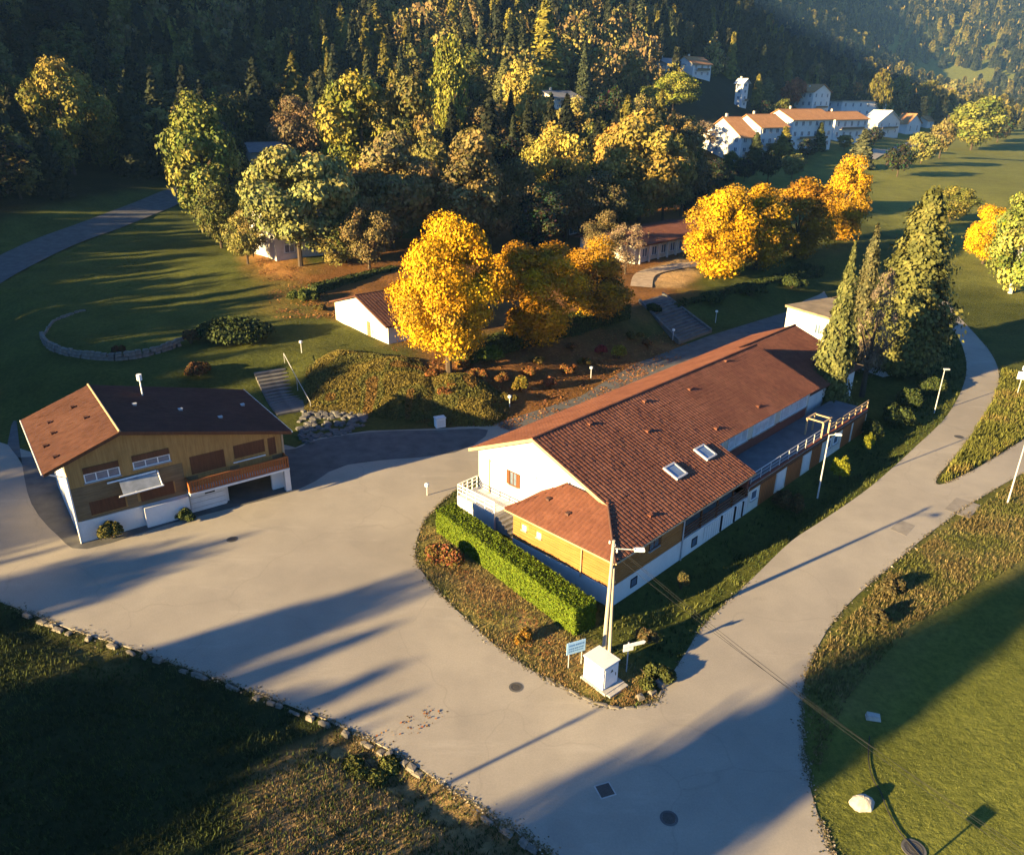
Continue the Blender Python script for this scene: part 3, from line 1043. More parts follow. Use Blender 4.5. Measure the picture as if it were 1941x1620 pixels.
for s0, s1 in ((23.2, 24.6), (28.3, 29.5)):
    wbox(fR, s0, s1, .2, 1.9, .0, .05).build('garage_panel', M['white'], main)
for s0 in (18.7, 33.0, 34.6):
    window(main, fR, s0, s0 + 1.0, .9, 1.8, M['metal_white'], M['glass'], 1)
# terrace railings
rl = MB()
for s in np.arange(18.4, 31.6, 1.65):
    rl.tube((s, .03, 2.45), (s, .03, 3.5), .035, n=5)
for z in (3.5, 3.15, 2.8):
    rl.tube((18.4, .03, z), (31.6, .03, z), .035 if z == 3.5 else .018, n=5)
rl.build('terrace_railing', M['metal'], main)
rl = MB()
for s in np.arange(33.2, 42.3, 1.5):
    rl.tube((s, .03, 2.45), (s, .03, 3.4), .05, n=5)
for z in (3.4, 3.05):
    rl.box(33.2, 42.3, .0, .06, z - .06, z + .06)
rl.build('terrace_railing', M['trim'], main)
# timber frame at the break in the railing
pf = MB()
for x, y in ((31.6, .05), (33.1, .05), (31.6, 1.6), (33.1, 1.6)):
    pf.box(x - .07, x + .07, y - .07, y + .07, 2.45, 4.05)
for y in (.05, 1.6):
    pf.box(31.4, 33.3, y - .06, y + .06, 4.053, 4.18)
for x in (31.6, 33.1):
    pf.box(x - .06, x + .06, .12, 1.53, 4.06, 4.17)
pf.build('timber_frame', M['trim'], main)
# long upper wall over the terrace with its window band
MB().box(18.2, 36.4, 3.75, 4.0, 2.4, 5.35).build('upper_wall', M['red'], main)
fU = on_wall((18.2, 3.75), (36.4, 3.75))
MB().box(18.2, 36.35, 3.70, 3.748, 3.45, 5.25).build('window_band', M['cream'], main)
fU2 = on_wall((18.2, 3.70), (36.4, 3.70))
for s0 in (0.5, 2.6, 6.9, 12.1):
    e = {0.5: 1.6, 2.6: 5.9, 6.9: 11.0, 12.1: 17.6}[s0]
    window(main, fU2, s0, e, 3.55, 4.95, M['metal_white'], M['glass_pale'], 1 if e - s0 < 2 else 3)
MB().box(17.6, 17.85, -.1, 3.3, 2.46, 4.0).build('terrace_side_wall', M['red'], main)
# gable door, window with shutters, landing
fG = on_wall((3.7, 16.75), (3.7, 0.3))
dr = wbox(fG, 1.4, 2.6, 1.5, 4.3, .0, .05).build('door', M['white'], main)
wbox(fG, 1.25, 1.4, 1.5, 4.45, .0, .1).build('frame', M['trim'], dr)
wbox(fG, 2.45, 2.52, 2.5, 2.75, .05, .1).build('handle', M['metal'], dr)
w = window(main, fG, 3.6, 4.4, 3.1, 4.3, M['wood_dark'], M['glass'], 2)
for s in (3.28, 4.42):
    wbox(fG, s, s + .3, 3.1, 4.3, .0, .07).build('shutter', M['wood_dark'], w)
wbox(fG, 0.1, 6.5, 4.55, 4.75, .0, .06).build('lintel_band', M['cream'], main)
MB().box(1.4, 3.7, 12.6, 16.9, -.3, 1.35).box(1.4, 3.7, 12.6, 16.9, 1.353, 1.5).build('landing', M['white'], main)
for k in range(6):
    MB().box(1.6, 3.6, 12.6 - .32 * (k + 1), 12.6 - .32 * k - .004, -.3, 1.45 - .24 * (k + 1)).build('step', M['concrete'], main)
rg = MB()
for a, b in (((1.45, 12.6), (1.45, 16.85)), ((1.45, 16.85), (3.6, 16.85))):
    n = 4
    for k in range(n + 1):
        x, y = a[0] + (b[0] - a[0]) * k / n, a[1] + (b[1] - a[1]) * k / n
        rg.box(x - .04, x + .04, y - .04, y + .04, 1.5, 2.5)
    for z in (2.5, 2.2, 1.85):
        rg.box(min(a[0], b[0]) - .03, max(a[0], b[0]) + .03, min(a[1], b[1]) - .03, max(a[1], b[1]) + .03, z - .05, z + .05)
rg.build('landing_railing', M['metal_white'], main)

# rear wing of the main building (its own roof, lower)
W0 = u2 + .06
zWr = zL + (vL - 12.3) * sL
W1 = 44.0
while W1 < 60 and proj(MX + math.cos(R_(MA)) * W1 - math.sin(R_(MA)) * 12.3, MY + math.sin(R_(MA)) * W1 + math.cos(R_(MA)) * 12.3, zWr)[0] < 1506:
    W1 += .2
zWl = lambda x, y: zWr - (np.asarray(y) - 12.3) * sL + 0 * np.asarray(x)
zWR = lambda x, y: zWr - (12.3 - np.asarray(y)) * .36 + 0 * np.asarray(x)
wing = thing('rear_wing', 'lower rear wing continuing the long tiled building behind the dark gable shadow', 'building', (MX, MY, 0), R_(MA))
pl_, pr_ = [(W0, vL), (W0, 12.3), (W1, 12.3), (W1, vL)], [(W0, 12.3), (W0, 4.0), (W1, 4.0), (W1, 12.3)]
MB().slab(P3(pl_, zWl), .15).build('roof_slope', M['roof_under'], wing)
MB().slab(P3(pr_, zWR), .15).build('roof_slope', M['roof_under'], wing)
tile_roof(wing, pl_, zWl, M['tile'], True, -1, .38, .4, 0)
tile_roof(wing, pr_, zWR, M['tile'], True, 1, .38, .4, 0)
MB().tube((W0, 12.3, zWr + .03), (W1, 12.3, zWr + .03), .12).build('ridge_cap', M['tile'], wing)
MB().box(W0, W1 - .4, 16.45, 16.75, -.3, 5.0).build('wall', M['white'], wing)
MB().box(W0, W1 - .4, 4.5, 4.8, -.3, 4.2).build('wall', M['white'], wing)
MB().wall((W1 - .4, 4.8), (W1 - .4, 16.45), [(0, -.3), (11.65, -.3), (11.65, 5.0), (7.5, zWr - .2), (0, 4.3)], .3).build('end_wall', M['white'], wing)

# ------------------------------------------------------------------ timber house on the left
LX, LY, LA = -32.54, 50.85, 36.5
Wd, ur, Lzr, LzL, LzR, oL, oR, D, of_ = 16.25, 4.01, 8.33, 6.37, 5.15, 1.39, .68, 11.85, .36
house = thing('timber_house', 'timber-clad house on a white base with brown shutters and balcony, left of the yard', 'house', (LX, LY, 0), R_(LA))
sl1 = (Lzr - LzL) / (ur + oL); sl2 = (Lzr - LzR) / (Wd + oR - ur)
zh1 = lambda x, y: Lzr - (ur - np.asarray(x)) * sl1 + 0 * np.asarray(y)
zh2 = lambda x, y: Lzr - (np.asarray(x) - ur) * sl2 + 0 * np.asarray(y)
q1 = [(-oL, -of_), (ur, -of_), (ur, D), (-oL, D)]
q2 = [(ur, -of_), (Wd + oR, -of_), (Wd + oR, D), (ur, D)]
MB().slab(P3(q1, zh1), .16).build('roof_slope', M['roof_under'], house)
MB().slab(P3(q2, zh2), .16).build('roof_slope', M['roof_under'], house)
tile_roof(house, q1, zh1, M['tile_old'], False, 1, .38, .42, 300)
tile_roof(house, q2, zh2, M['tile_old'], False, -1, .38, .42, 0)
MB().tube((ur, -of_ - .03, Lzr + .04), (ur, D, Lzr + .04), .1).build('ridge_cap', M['trim'], house)
bb = MB()
for x0, x1, zf in ((-oL, ur, zh1), (ur, Wd + oR, zh2)):
    a, b = float(zf(x0, 0)), float(zf(x1, 0))
    bb.add([(x0, -of_ - .05, a - .24), (x1, -of_ - .05, b - .24), (x1, -of_ - .05, b + .04), (x0, -of_ - .05, a + .04), (x0, -of_ - .002, a - .24), (x1, -of_ - .002, b - .24), (x1, -of_ - .002, b + .04), (x0, -of_ - .002, a + .04)],
           [(0, 1, 2, 3), (7, 6, 5, 4), (0, 4, 5, 1), (3, 2, 6, 7), (1, 5, 6, 2), (0, 3, 7, 4)])
bb.build('barge_board', M['wood_dark'], house)
MB().tube((-oL - .07, -of_, LzL - .05), (-oL - .07, D, LzL - .05), .07, n=6).build('gutter', M['metal'], house)
MB().tube((Wd + oR + .07, -of_, LzR - .05), (Wd + oR + .07, D, LzR - .05), .07, n=6).build('gutter', M['metal_white'], house)
MB().tube((-.05, -.04, .0), (-.05, -.04, 5.6), .055).tube((-.05, -.04, 5.6), (-1.3, -.04, 6.25), .05).build('downpipe', M['metal_white'], house)
vent_tiles(house, [(-.3, 1.2), (.2, 5.6), (-.6, 4.0), (2.6, 5.2), (2.2, 8.6), (.3, 8.0)], zh1, M['tile_old'])
vent_tiles(house, [(6.4, 6.2), (9.6, 5.0), (12.2, 3.0), (15.2, 6.6)], zh2, M['metal'])
fl = MB()
fl.tube((7.6, 9.0, float(zh2(7.6, 0)) - .05), (7.6, 9.0, float(zh2(7.6, 0)) + 1.5), .06).tube((7.6, 9.0, float(zh2(7.6, 0)) + 1.45), (7.6, 9.0, float(zh2(7.6, 0)) + 1.95), .22, n=10)
fl.build('flue_pipe', M['metal_white'], house)
zt = lambda s: (float(zh1(s, 0)) if s <= ur else float(zh2(s, 0))) - .18
# body
for bx in ((0, 11.0, 0, .3, -.2, 1.75), (14.9, Wd, 0, .3, -.2, 1.95), (11.0, 11.25, 0.302, 3.5, -.2, 1.95)):
    MB().box(*bx).build('base_wall', M['white'], house)
MB().box(0, .3, .302, 11.3, -.2, 5.6).build('side_wall', M['white'], house)
MB().box(Wd - .3, Wd, .302, 11.3, -.2, 5.1).build('side_wall', M['white'], house)
MB().box(.3, Wd - .3, 11.0, 11.3, -.2, 5.1).build('rear_wall', M['white'], house)
MB().box(11.25, 14.9, 3.3, 3.5, -.2, 1.95).build('garage_back', M['dark'], house)
MB().wall((0.02, .08), (Wd - .02, .08), [(0, 1.76), (11.0, 1.76), (11.0, 1.97), (Wd - .04, 1.97), (Wd - .04, zt(Wd)), (ur, zt(ur)), (0, zt(0))], .2).build('front_wall', M['wood'], house)
holes = [(1.1, 3.55, 4.75, 5.98), (4.5, 7.2, 4.95, 6.05), (8.6, 11.3, 3.3, 4.85), (12.1, 14.65, 3.75, 4.9), (14.95, 15.6, 3.3, 4.85), (1.05, 3.5, 2.05, 3.15), (4.6, 7.1, 2.1, 3.2)]
planks(house, 'vertical_board', (0.02, .08), (Wd - .02, .08), lambda s: (4.55 if s < 8 else 3.2, zt(s) - .02), .16, M['wood'], True, .015, .035, holes)
planks(house, 'horizontal_board', (0.02, .08), (8.0, .08), lambda s: (1.78, 4.54), .19, M['wood_grey'], False, .015, .035, holes)
planks(house, 'horizontal_board', (8.0, .08), (Wd - .02, .08), lambda s: (2.0, 3.19), .19, M['wood_grey'], False, .015, .035, holes)
fH = on_wall((0, .08), (Wd, .08))
for s0, s1, z0, z1 in ((1.1, 3.55, 4.75, 5.98), (4.5, 7.2, 4.95, 6.05)):
    w = window(house, fH, s0, s1, z0, z1 - .5, M['metal_white'], M['glass'], 3, proud=.07)
    wbox(fH, s0, s1, z1 - .5, z1, .0, .1).build('shutter_box', M['wood_dark'], w)
for s0, s1, z0, z1 in ((8.6, 11.3, 3.3, 4.85), (12.1, 14.65, 3.75, 4.9), (14.95, 15.6, 3.3, 4.85), (1.05, 3.5, 2.05, 3.15), (4.6, 7.1, 2.1, 3.2)):
    sh = wbox(fH, s0, s1, z0, z1, .0, .06).build('shutter', M['wood_dark'], house)
    for z in np.arange(z0 + .16, z1 - .05, .16):
        wbox(fH, s0 + .03, s1 - .03, z, z + .03, .06, .075).build('slat', M['wood_dark'], sh)
MB().box(-.03, .05, -.02, .06, 1.76, 5.6).build('corner_board', M['metal_white'], house)
MB().box(Wd - .12, Wd + .03, -.03, .075, 1.98, 4.9).build('corner_board', M['trim'], house)
# balcony
MB().box(8.0, 16.2, -1.05, .04, 2.0, 2.18).build('balcony_slab', M['white'], house)
MB().box(8.0, 16.15, -1.0, -.9, 3.15, 3.27).build('balcony_rail', M['wood_orange'], house)
MB().box(8.0, 16.15, -.98, -.92, 2.2, 2.3).build('balcony_rail', M['wood_orange'], house)
bal = MB().box(-.07, .07, -.02, .02, 2.302, 3.148).mesh('baluster', M['wood_orange'])
for s in np.arange(8.15, 16.1, .21):
    link('baluster', bal, house, loc=(s, -.955, 0))
MB().box(8.0, 8.1, -1.0, .0, 2.2, 3.25).build('balcony_end', M['wood_orange'], house)
MB().box(16.08, 16.18, -1.0, .0, 2.2, 3.25).build('balcony_end', M['wood_orange'], house)
MB().box(11.9, 14.6, -.16, -.08, 3.45, 3.52).build('awning_bar', M['metal_white'], house)
MB().box(15.75, 16.2, -.95, -.5, -.2, 1.98).build('pier', M['white'], house)
gd = MB().box(8.1, 10.9, -.08, -.003, -.1, 1.7).build('garage_door', M['white'], house)
for q in (.35, .8, 1.25):
    MB().box(8.15, 10.85, -.1, -.083, q, q + .03).build('panel_joint', M['concrete'], gd)
MB().box(9.3, 10.1, -.13, -.1, 1.4, 1.55).build('name_plate', M['dark'], gd)
MB().box(4.6, 7.95, -.5, -.003, -.2, 1.72).build('base_wall', M['white'], house)
# glazed canopy with white bars
cp = thing('canopy', 'glazed canopy between two white bars on the timber house front', 'canopy', (LX, LY, 0), R_(LA))
fc = lambda s, z, d: (s, .08 - d, z)
MB().tube((2.5, -.15, 4.42), (6.0, -.15, 4.47), .07).build('bar', M['metal_white'], cp)
MB().tube((3.0, -1.15, 3.55), (6.2, -1.15, 3.6), .07).build('bar', M['metal_white'], cp)
MB().tube((6.1, -.15, 4.45), (6.1, -1.15, 3.6), .05).tube((4.2, .05, 4.2), (4.2, -1.1, 3.6), .03).build('bracket', M['metal_white'], cp)
MB().add([(3.3, -.2, 4.38), (6.0, -.2, 4.4), (6.0, -1.1, 3.62), (3.3, -1.1, 3.6), (3.3, -.2, 4.34), (6.0, -.2, 4.36), (6.0, -1.1, 3.58), (3.3, -1.1, 3.56)], [(0, 3, 2, 1), (4, 5, 6, 7), (0, 1, 5, 4), (1, 2, 6, 5), (2, 3, 7, 6), (3, 0, 4, 7)]).build('pane', mk_glass('canopy_glass', (0.25, 0.27, 0.29), .2), cp)


# ------------------------------------------------------------------ other houses (a simple but complete builder)
def house_on(name, label, a, b, depth, wall_h, pitch, mats, ridge='along', over=.5, wins=(), base=None, cat='house', group=None, flat=False, tiles=None):
    """front base line from plan point a to b (left to right as seen), body lies behind it"""
    L = math.hypot(b[0] - a[0], b[1] - a[1])
    az = math.atan2(b[1] - a[1], b[0] - a[0])
    z = base if base is not None else min(float(H(*a)[0]), float(H(*b)[0]))
    t = thing(name, label, cat, (a[0], a[1], z), az, group)
    wm, rm = mats
    rise = 0 if flat else (depth / 2 if ridge == 'along' else L / 2) * pitch
    dn = -2.0
    if flat:
        for bx in ((0, L, 0, .3), (0, L, depth - .3, depth), (0, .3, .302, depth - .302), (L - .3, L, .302, depth - .302)):
            MB().box(*bx, dn, wall_h).build('wall', wm, t)
        MB().box(-over, L + over, -over, depth + over, wall_h + .003, wall_h + .3).build('roof', rm, t)
    elif ridge == 'along':
        for bx in ((0, L, 0, .3), (0, L, depth - .3, depth)):
            MB().box(*bx, dn, wall_h).build('wall', wm, t)
        pr = [(0, dn), (depth - .604, dn), (depth - .604, wall_h), (depth / 2 - .302, wall_h + rise - .05), (0, wall_h)]
        for qa, qb in (((L, .302), (L, depth - .302)), ((0, depth - .302), (0, .302))):
            MB().wall(qa, qb, pr, .3).build('gable_wall', wm, t)
        zf = lambda x, y: wall_h + .04 + rise - np.abs(np.asarray(y) - depth / 2) * pitch + 0 * np.asarray(x)
        for s, (y0, y1) in ((1, (-over, depth / 2)), (-1, (depth / 2, depth + over))):
            pol = [(-over, y0), (L + over, y0), (L + over, y1), (-over, y1)]
            MB().slab(P3(pol, zf), .18).build('roof', rm, t)
            if tiles:
                zz = (lambda x, y, s=s: wall_h + .04 + rise + s * (np.asarray(y) - depth / 2) * pitch + 0 * np.asarray(x))
                tile_roof(t, pol, zz, rm, True, s, tiles, tiles, 0)
        MB().tube((-over, depth / 2, wall_h + rise + .06), (L + over, depth / 2, wall_h + rise + .06), .14).build('ridge_cap', rm, t)
    else:
        pr = [(0, dn), (L, dn), (L, wall_h), (L / 2, wall_h + rise - .05), (0, wall_h)]
        for yy in (0, depth - .3):
            MB().wall((0, yy), (L, yy), pr, .3).build('gable_wall', wm, t)
        for xx in (0, L - .3):
            MB().box(xx, xx + .3, .302, depth - .302, dn, wall_h).build('wall', wm, t)
        zf = lambda x, y: wall_h + .04 + rise - np.abs(np.asarray(x) - L / 2) * pitch + 0 * np.asarray(y)
        for s, (x0, x1) in ((1, (-over, L / 2)), (-1, (L / 2, L + over))):
            pol = [(x0, -over), (x1, -over), (x1, depth + over), (x0, depth + over)]
            MB().slab(P3(pol, zf), .18).build('roof', rm, t)
            if tiles:
                zz = (lambda x, y, s=s: wall_h + .04 + rise + s * (np.asarray(x) - L / 2) * pitch + 0 * np.asarray(y))
                tile_roof(t, pol, zz, rm, False, s, tiles, tiles, 0)
        MB().tube((L / 2, -over, wall_h + rise + .06), (L / 2, depth + over, wall_h + rise + .06), .12).build('ridge_cap', rm, t)
    F_ = on_wall((0, 0), (L, 0)); S_ = on_wall((L, 0), (L, depth)); S2 = on_wall((0, depth), (0, 0))
    for (side, s0, s1, z0, z1) in wins:
        window(t, {'f': F_, 'r': S_, 'l': S2}[side], s0, s1, z0, z1, M['metal_white'], M['glass'], 2, .1, .08)
    return t, L


# small white gabled house on the terrace
hA, hB = at(637, 606)[:2], at(737, 653)[:2]
hs, L_ = house_on('small_house', 'small white gabled house beside the big golden tree on the terrace', hA, hB, 9.5, 2.7, .30, (M['dirty_white'], M['tile_old']), 'across', .55,
                  [('f', 10.2, 11.0, .3, 1.2)], base=2.9, tiles=.45)
fS = on_wall((0, 0), (L_, 0))
wbox(fS, 1.0, 3.2, .6, 2.4, .0, .06).build('shutter', M['glass_pale'], hs)
wbox(fS, 9.0, 9.8, -1.5, 1.9, .0, .06).build('door', M['wood_grey'], hs)
# low building beyond the terrace trees with a red roof
a_, b_ = at(1203, 500)[:2], at(1316, 472)[:2]
dx, dy = b_[0] - a_[0], b_[1] - a_[1]
b_ = (a_[0] + dx * 1.5, a_[1] + dy * 1.5)
lb, L_ = house_on('low_pavilion', 'low pavilion with a red-brown roof and shaded columns behind the golden trees', a_, b_, 13, 3.3, .16, (M['dirty_white'], M['tile']), 'along', .9,
                  [('f', 2 + k * 3, 3.6 + k * 3, .8, 2.5) for k in range(7)] + [('l', 3, 5, .8, 2.2)], tiles=.5)
for k in range(9):
    MB().box(.5 + k * 2.9, .8 + k * 2.9, -.75, -.45, -.5, 3.25).build('column', M['dirty_white'], lb)
house_on('flat_pavilion', 'low flat-roofed pavilion with a sunlit roof edge under the dark trees', at(1068, 452)[:2], at(1185, 425)[:2], 10, 2.6, 0, (M['wood_dark'], M['roof_tan']), flat=True, over=.8, wins=[('f', 2, 5, .6, 2), ('f', 8, 11, .6, 2)])
# houses given by the near corner, the direction of the front and the photo column where the front ends
def front_end(a, az, px_r):
    lo, hi = 1.0, 120.0
    for _ in range(40):
        m = (lo + hi) / 2
        if proj(a[0] + m * math.cos(az), a[1] + m * math.sin(az), a[2])[0] < px_r:
            lo = m
        else:
            hi = m
    return a[0] + lo * math.cos(az), a[1] + lo * math.sin(az)


a = at(525, 496)
house_on('hidden_house', 'pale house half hidden behind the olive tree left of the golden trees', a[:2], front_end(a, R_(38), 690), 11, 6.6, .35, (M['dirty_white'], M['roof_grey']), 'along', .7,
         [('f', 1.5 + k * 4, 3.3 + k * 4, z, z + 1.4) for k in range(3) for z in (1.2, 4.2)] + [('l', 4, 6, 4.2, 5.6), ('l', 4, 6, 1.2, 2.6)], base=a[2])
a = at(480, 318)
house_on('blue_roof_house', 'house with a shaded grey-blue roof at the edge of the dark forest', a[:2], front_end(a, R_(25), 545), 12, 4.2, .3, (M['cream'], M['roof_grey']), 'along', .8, [('f', 2, 4, 1, 2.5), ('f', 7, 9, 1, 2.5)], base=a[2])
# flat-roofed white building beyond the main one
ux_, uy_ = math.cos(R_(MA)), math.sin(R_(MA))
A0, B0 = G(1493, 582, 5.0), G(1690, 640, 5.0)
fb, L_ = house_on('annex_block', 'white flat-roofed block with a tan roof behind the three tall conifers', A0, B0, 8.5, 5.0, 0, (M['white'], M['roof_tan']), flat=True, over=.25, base=0,
                  wins=[('f', 5.0, 6.0, 2.6, 4.0), ('f', 6.6, 8.2, 2.4, 4.2), ('f', 10, 11.5, 2.6, 4.0)])


# white houses in the valley
def far_house(label, corner, px_r, depth, top_px, pitch_, mats, ridge='along', rows=2, cols=5, flat=False, name='valley_house', side=0, az=42, z=None):
    pitch = pitch_ * 1.35
    a = at(*corner) if z is None else (*G(*corner, z), z)
    az = R_(az)
    b = front_end(a, az, px_r)
    L = math.hypot(b[0] - a[0], b[1] - a[1])
    hgt = height_at(a, top_px)
    wins = []
    fh = hgt / rows
    for r in range(rows):
        for c in range(cols):
            s = (c + .5) * L / cols
            w_ = min(.9, L / cols * .3)
            wins.append(('f', s - w_, s + w_, r * fh + .30 * fh, r * fh + .78 * fh))
        for c in range(side):
            s = (c + .5) * depth / side
            wins.append(('l', s - .8, s + .8, r * fh + .30 * fh, r * fh + .78 * fh))
    KEEPH.append((a, b))
    t_, L_v = house_on(name, label, a[:2], b, depth, hgt, pitch, mats, ridge, .9, wins, base=a[2], group='houses in the valley', flat=flat)
    if not flat and rows > 1:
        MB().box(L * .15, L * .85, -1.3, -.02, fh - .1, fh + .06).build('balcony_slab', M['concrete'], t_)
        MB().box(L * .15, L * .85, -1.32, -1.24, fh + .062, fh + 1.0).build('balcony_rail', M['wood_grey'], t_)
        MB().box(L * .3, L * .3 + .8, depth * .55, depth * .55 + .8, hgt, hgt + depth * .5 * pitch + 1.2).build('chimney', M['cream'], t_)
    return t_


KEEPH = []
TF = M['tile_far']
far_house('white house with a broad pale orange roof at the left end of the valley row', (1400, 312), 1428, 19, 258, .46, (M['white'], TF), 'along', 3, 2, side=4, az=32)
far_house('white house with brown roof set back between the orange roofs of the valley row', (1436, 296), 1486, 15, 240, .4, (M['white'], TF), 'along', 3, 4, side=3, az=33)
far_house('long white wing with an orange roof in the middle of the valley row', (1496, 284), 1572, 15, 226, .35, (M['white'], TF), 'along', 3, 6, side=3, az=35)
far_house('white wing with tan roof at the right of the valley row', (1578, 266), 1640, 15, 226, .3, (M['white'], TF), 'along', 2, 5, az=35)
far_house('tall white house with tan roof rising behind the valley row', (1536, 220), 1568, 12, 174, .3, (M['white'], TF), 'across', 3, 3, side=3)
far_house('flat-roofed white house behind the right part of the valley row', (1592, 222), 1676, 14, 192, 0, (M['white'], M['roof_tan']), rows=2, cols=6, flat=True, side=2, az=25)
far_house('white gabled house at the right end of the valley row', (1660, 258), 1702, 11, 231, .3, (M['white'], M['white']), 'across', 2, 3, side=3)
far_house('small white house below the road right of the valley row', (1716, 256), 1742, 9, 234, .4, (M['white'], TF), 'across', 1, 2)
far_house('long low house with an orange roof at the right of the valley', (1756, 244), 1806, 11, 229, .4, (M['white'], TF), 'along', 1, 4)
far_house('narrow white tower house against the dark forest', (1404, 204), 1414, 4, 156, .5, (M['white'], M['white']), 'across', 4, 1, side=1)
far_house('white house with grey roof left among the trees below the forest', (1262, 146), 1294, 12, 120, .3, (M['white'], M['roof_grey']), 'along', 2, 3, side=2)
far_house('white house with orange roof among the trees below the forest', (1312, 146), 1346, 12, 120, .4, (M['white'], TF), 'along', 2, 3)
far_house('pale house with a grey roof in the middle of the wooded slope', (1050, 208), 1100, 12, 184, .25, (M['cream'], M['roof_grey']), 'along', 2, 3)
# ------------------------------------------------------------------ vegetation
def leaf_quads(C, N, size, jit=0.6, r=None, flat=0.0, stretch=None):
    """quads at C (n,3) facing N with random tilt; size (n,) ; returns V,F"""
    r = r or rng
    n = len(C)
    nrm = N + r.normal(0, jit, (n, 3))
    nrm[:, 2] += flat
    nrm /= np.linalg.norm(nrm, axis=1)[:, None] + 1e-9
    t = r.normal(0, 1, (n, 3))
    t -= (t * nrm).sum(1)[:, None] * nrm
    t /= np.linalg.norm(t, axis=1)[:, None] + 1e-9
    b = np.cross(nrm, t)
    s = size[:, None]
    asp = r.uniform(.55, 1.0, (n, 1))
    if stretch is not None:
        t, b = t * stretch, b * stretch
    V = np.stack([C - t * s - b * s * asp * .35, C - b * s * asp * .1 + t * s * .15 - b * s * asp * .8, C + t * s + b * s * asp * .2, C + b * s * asp], 1).reshape(-1, 3)
    F = np.arange(4 * n).reshape(n, 4)
    return V, F


def sphere_pts(n, r=None):
    r = r or rng
    p = r.normal(0, 1, (n, 3))
    return p / np.linalg.norm(p, axis=1)[:, None]


def crown_mesh(kind, n, leaf, pal, seed):
    """unit crown: height 1, width 1. pal = list of leaf colours; clumps differ in tone"""
    r = np.random.default_rng(seed)
    pal = np.array(pal, float)
    Cs, Ns, Ss, Ks = [], [], [], []
    if kind in ('round', 'oval', 'spread', 'open', 'full'):
        nb = {'full': 95, 'round': 75, 'oval': 66, 'spread': 72, 'open': 48}[kind]
        lob = r.normal(0, 1, (7, 3)); lob /= np.linalg.norm(lob, axis=1)[:, None]
        lam = r.uniform(-.26, .22, 7)
        for k in range(nb):
            u = sphere_pts(1, r)[0]
            rad = r.uniform(.45, 1.0) ** .5
            cz, hz, cxy = {'full': (.50, .47, .42), 'round': (.56, .40, .40), 'oval': (.55, .43, .33), 'spread': (.6, .36, .42), 'open': (.56, .42, .38)}[kind]
            tz = u[2] * rad
            rad *= 1 + float((lam * np.maximum(0, lob @ u) ** 3).sum())
            taper = 1.0 - .35 * max(0, tz) ** 1.5 - .25 * max(0, -tz)
            c = np.array([u[0] * rad * cxy * taper, u[1] * rad * cxy * taper, cz + tz * hz])
            br = r.uniform(.055, .175) * (1.0 if kind != 'open' else .8)
            m = int(n / nb * (br / .12) ** 2)
            s = sphere_pts(m, r)
            s[:, 2] = np.where((s[:, 2] < -.3) & (r.random(m) < .6), -s[:, 2], s[:, 2])
            rr = br * r.uniform(.55, 1.12, (m, 1))
            Cs.append(c + s * rr * np.array([1, 1, .8]))
            Ns.append(s)
            Ss.append(r.uniform(.45, 1.35, m) * leaf * r.uniform(.8, 1.2))
            tone = pal[r.integers(len(pal))] * r.uniform(.75, 1.2)
            Ks.append(tone[None] * r.uniform(.75, 1.22, (m, 1)) + r.normal(0, .006, (m, 3)))
    elif kind in ('conifer', 'column', 'spruce', 'thin'):
        wmax, base, pw = {'conifer': (.5, .06, .85), 'column': (.5, .03, .6), 'spruce': (.5, .04, .75), 'thin': (.5, .1, .6)}[kind]
        lev = 30
        for k in range(lev):
            z = base + (1 - base) * (k / lev) ** .95
            f = 1 - (z - base) / (1 - base)
            R = wmax * f ** pw * r.uniform(.82, 1.08)
            if kind == 'column' and z < .14:
                R *= .55 + 2.5 * z
            nbr = max(7, int(30 * f + 8))
            for q in range(nbr):
                a = r.uniform(0, 2 * math.pi)
                Rb = R * r.uniform(.68, 1.12)
                m = max(3, int(n / (lev * 21)))
                t = r.uniform(.25, 1, m) ** .7
                droop = -.055 * t if kind != 'column' else .05 * t
                P = np.stack([np.cos(a) * Rb * t, np.sin(a) * Rb * t, z + droop + r.normal(0, .016, m)], 1)
                P[:, :2] += r.normal(0, .10 * (R + .06), (m, 2))
                Cs.append(P)
                nn = np.stack([np.cos(a) * np.ones(m), np.sin(a) * np.ones(m), .55 * np.ones(m)], 1)
                Ns.append(nn)
                Ss.append(r.uniform(.7, 1.3, m) * leaf)
                tone = pal[r.integers(len(pal))] * r.uniform(.7, 1.2)
                Ks.append(tone[None] * (.8 + .3 * t[:, None]) * r.uniform(.7, 1.25, (m, 1)))
    C = np.concatenate(Cs); N = np.concatenate(Ns); S = np.concatenate(Ss); K = np.clip(np.concatenate(Ks), .002, 1)
    rad = np.percentile(np.hypot(C[:, 0], C[:, 1]), 97)
    C[:, :2] *= .5 / rad
    C[:, 2] *= 1 / C[:, 2].max()
    asp = {'conifer': .36, 'spruce': .36, 'column': .42, 'thin': .2, 'oval': .6, 'round': .9, 'spread': 1.0, 'full': .7, 'open': .9}[kind]
    V, F = leaf_quads(C, N, S, .42, r, 0.0, np.array([1 / asp, 1 / asp, 1.0]))
    return np_mesh('crown_' + kind, V, F, M['leaf'], np.repeat(K, 4, 0))


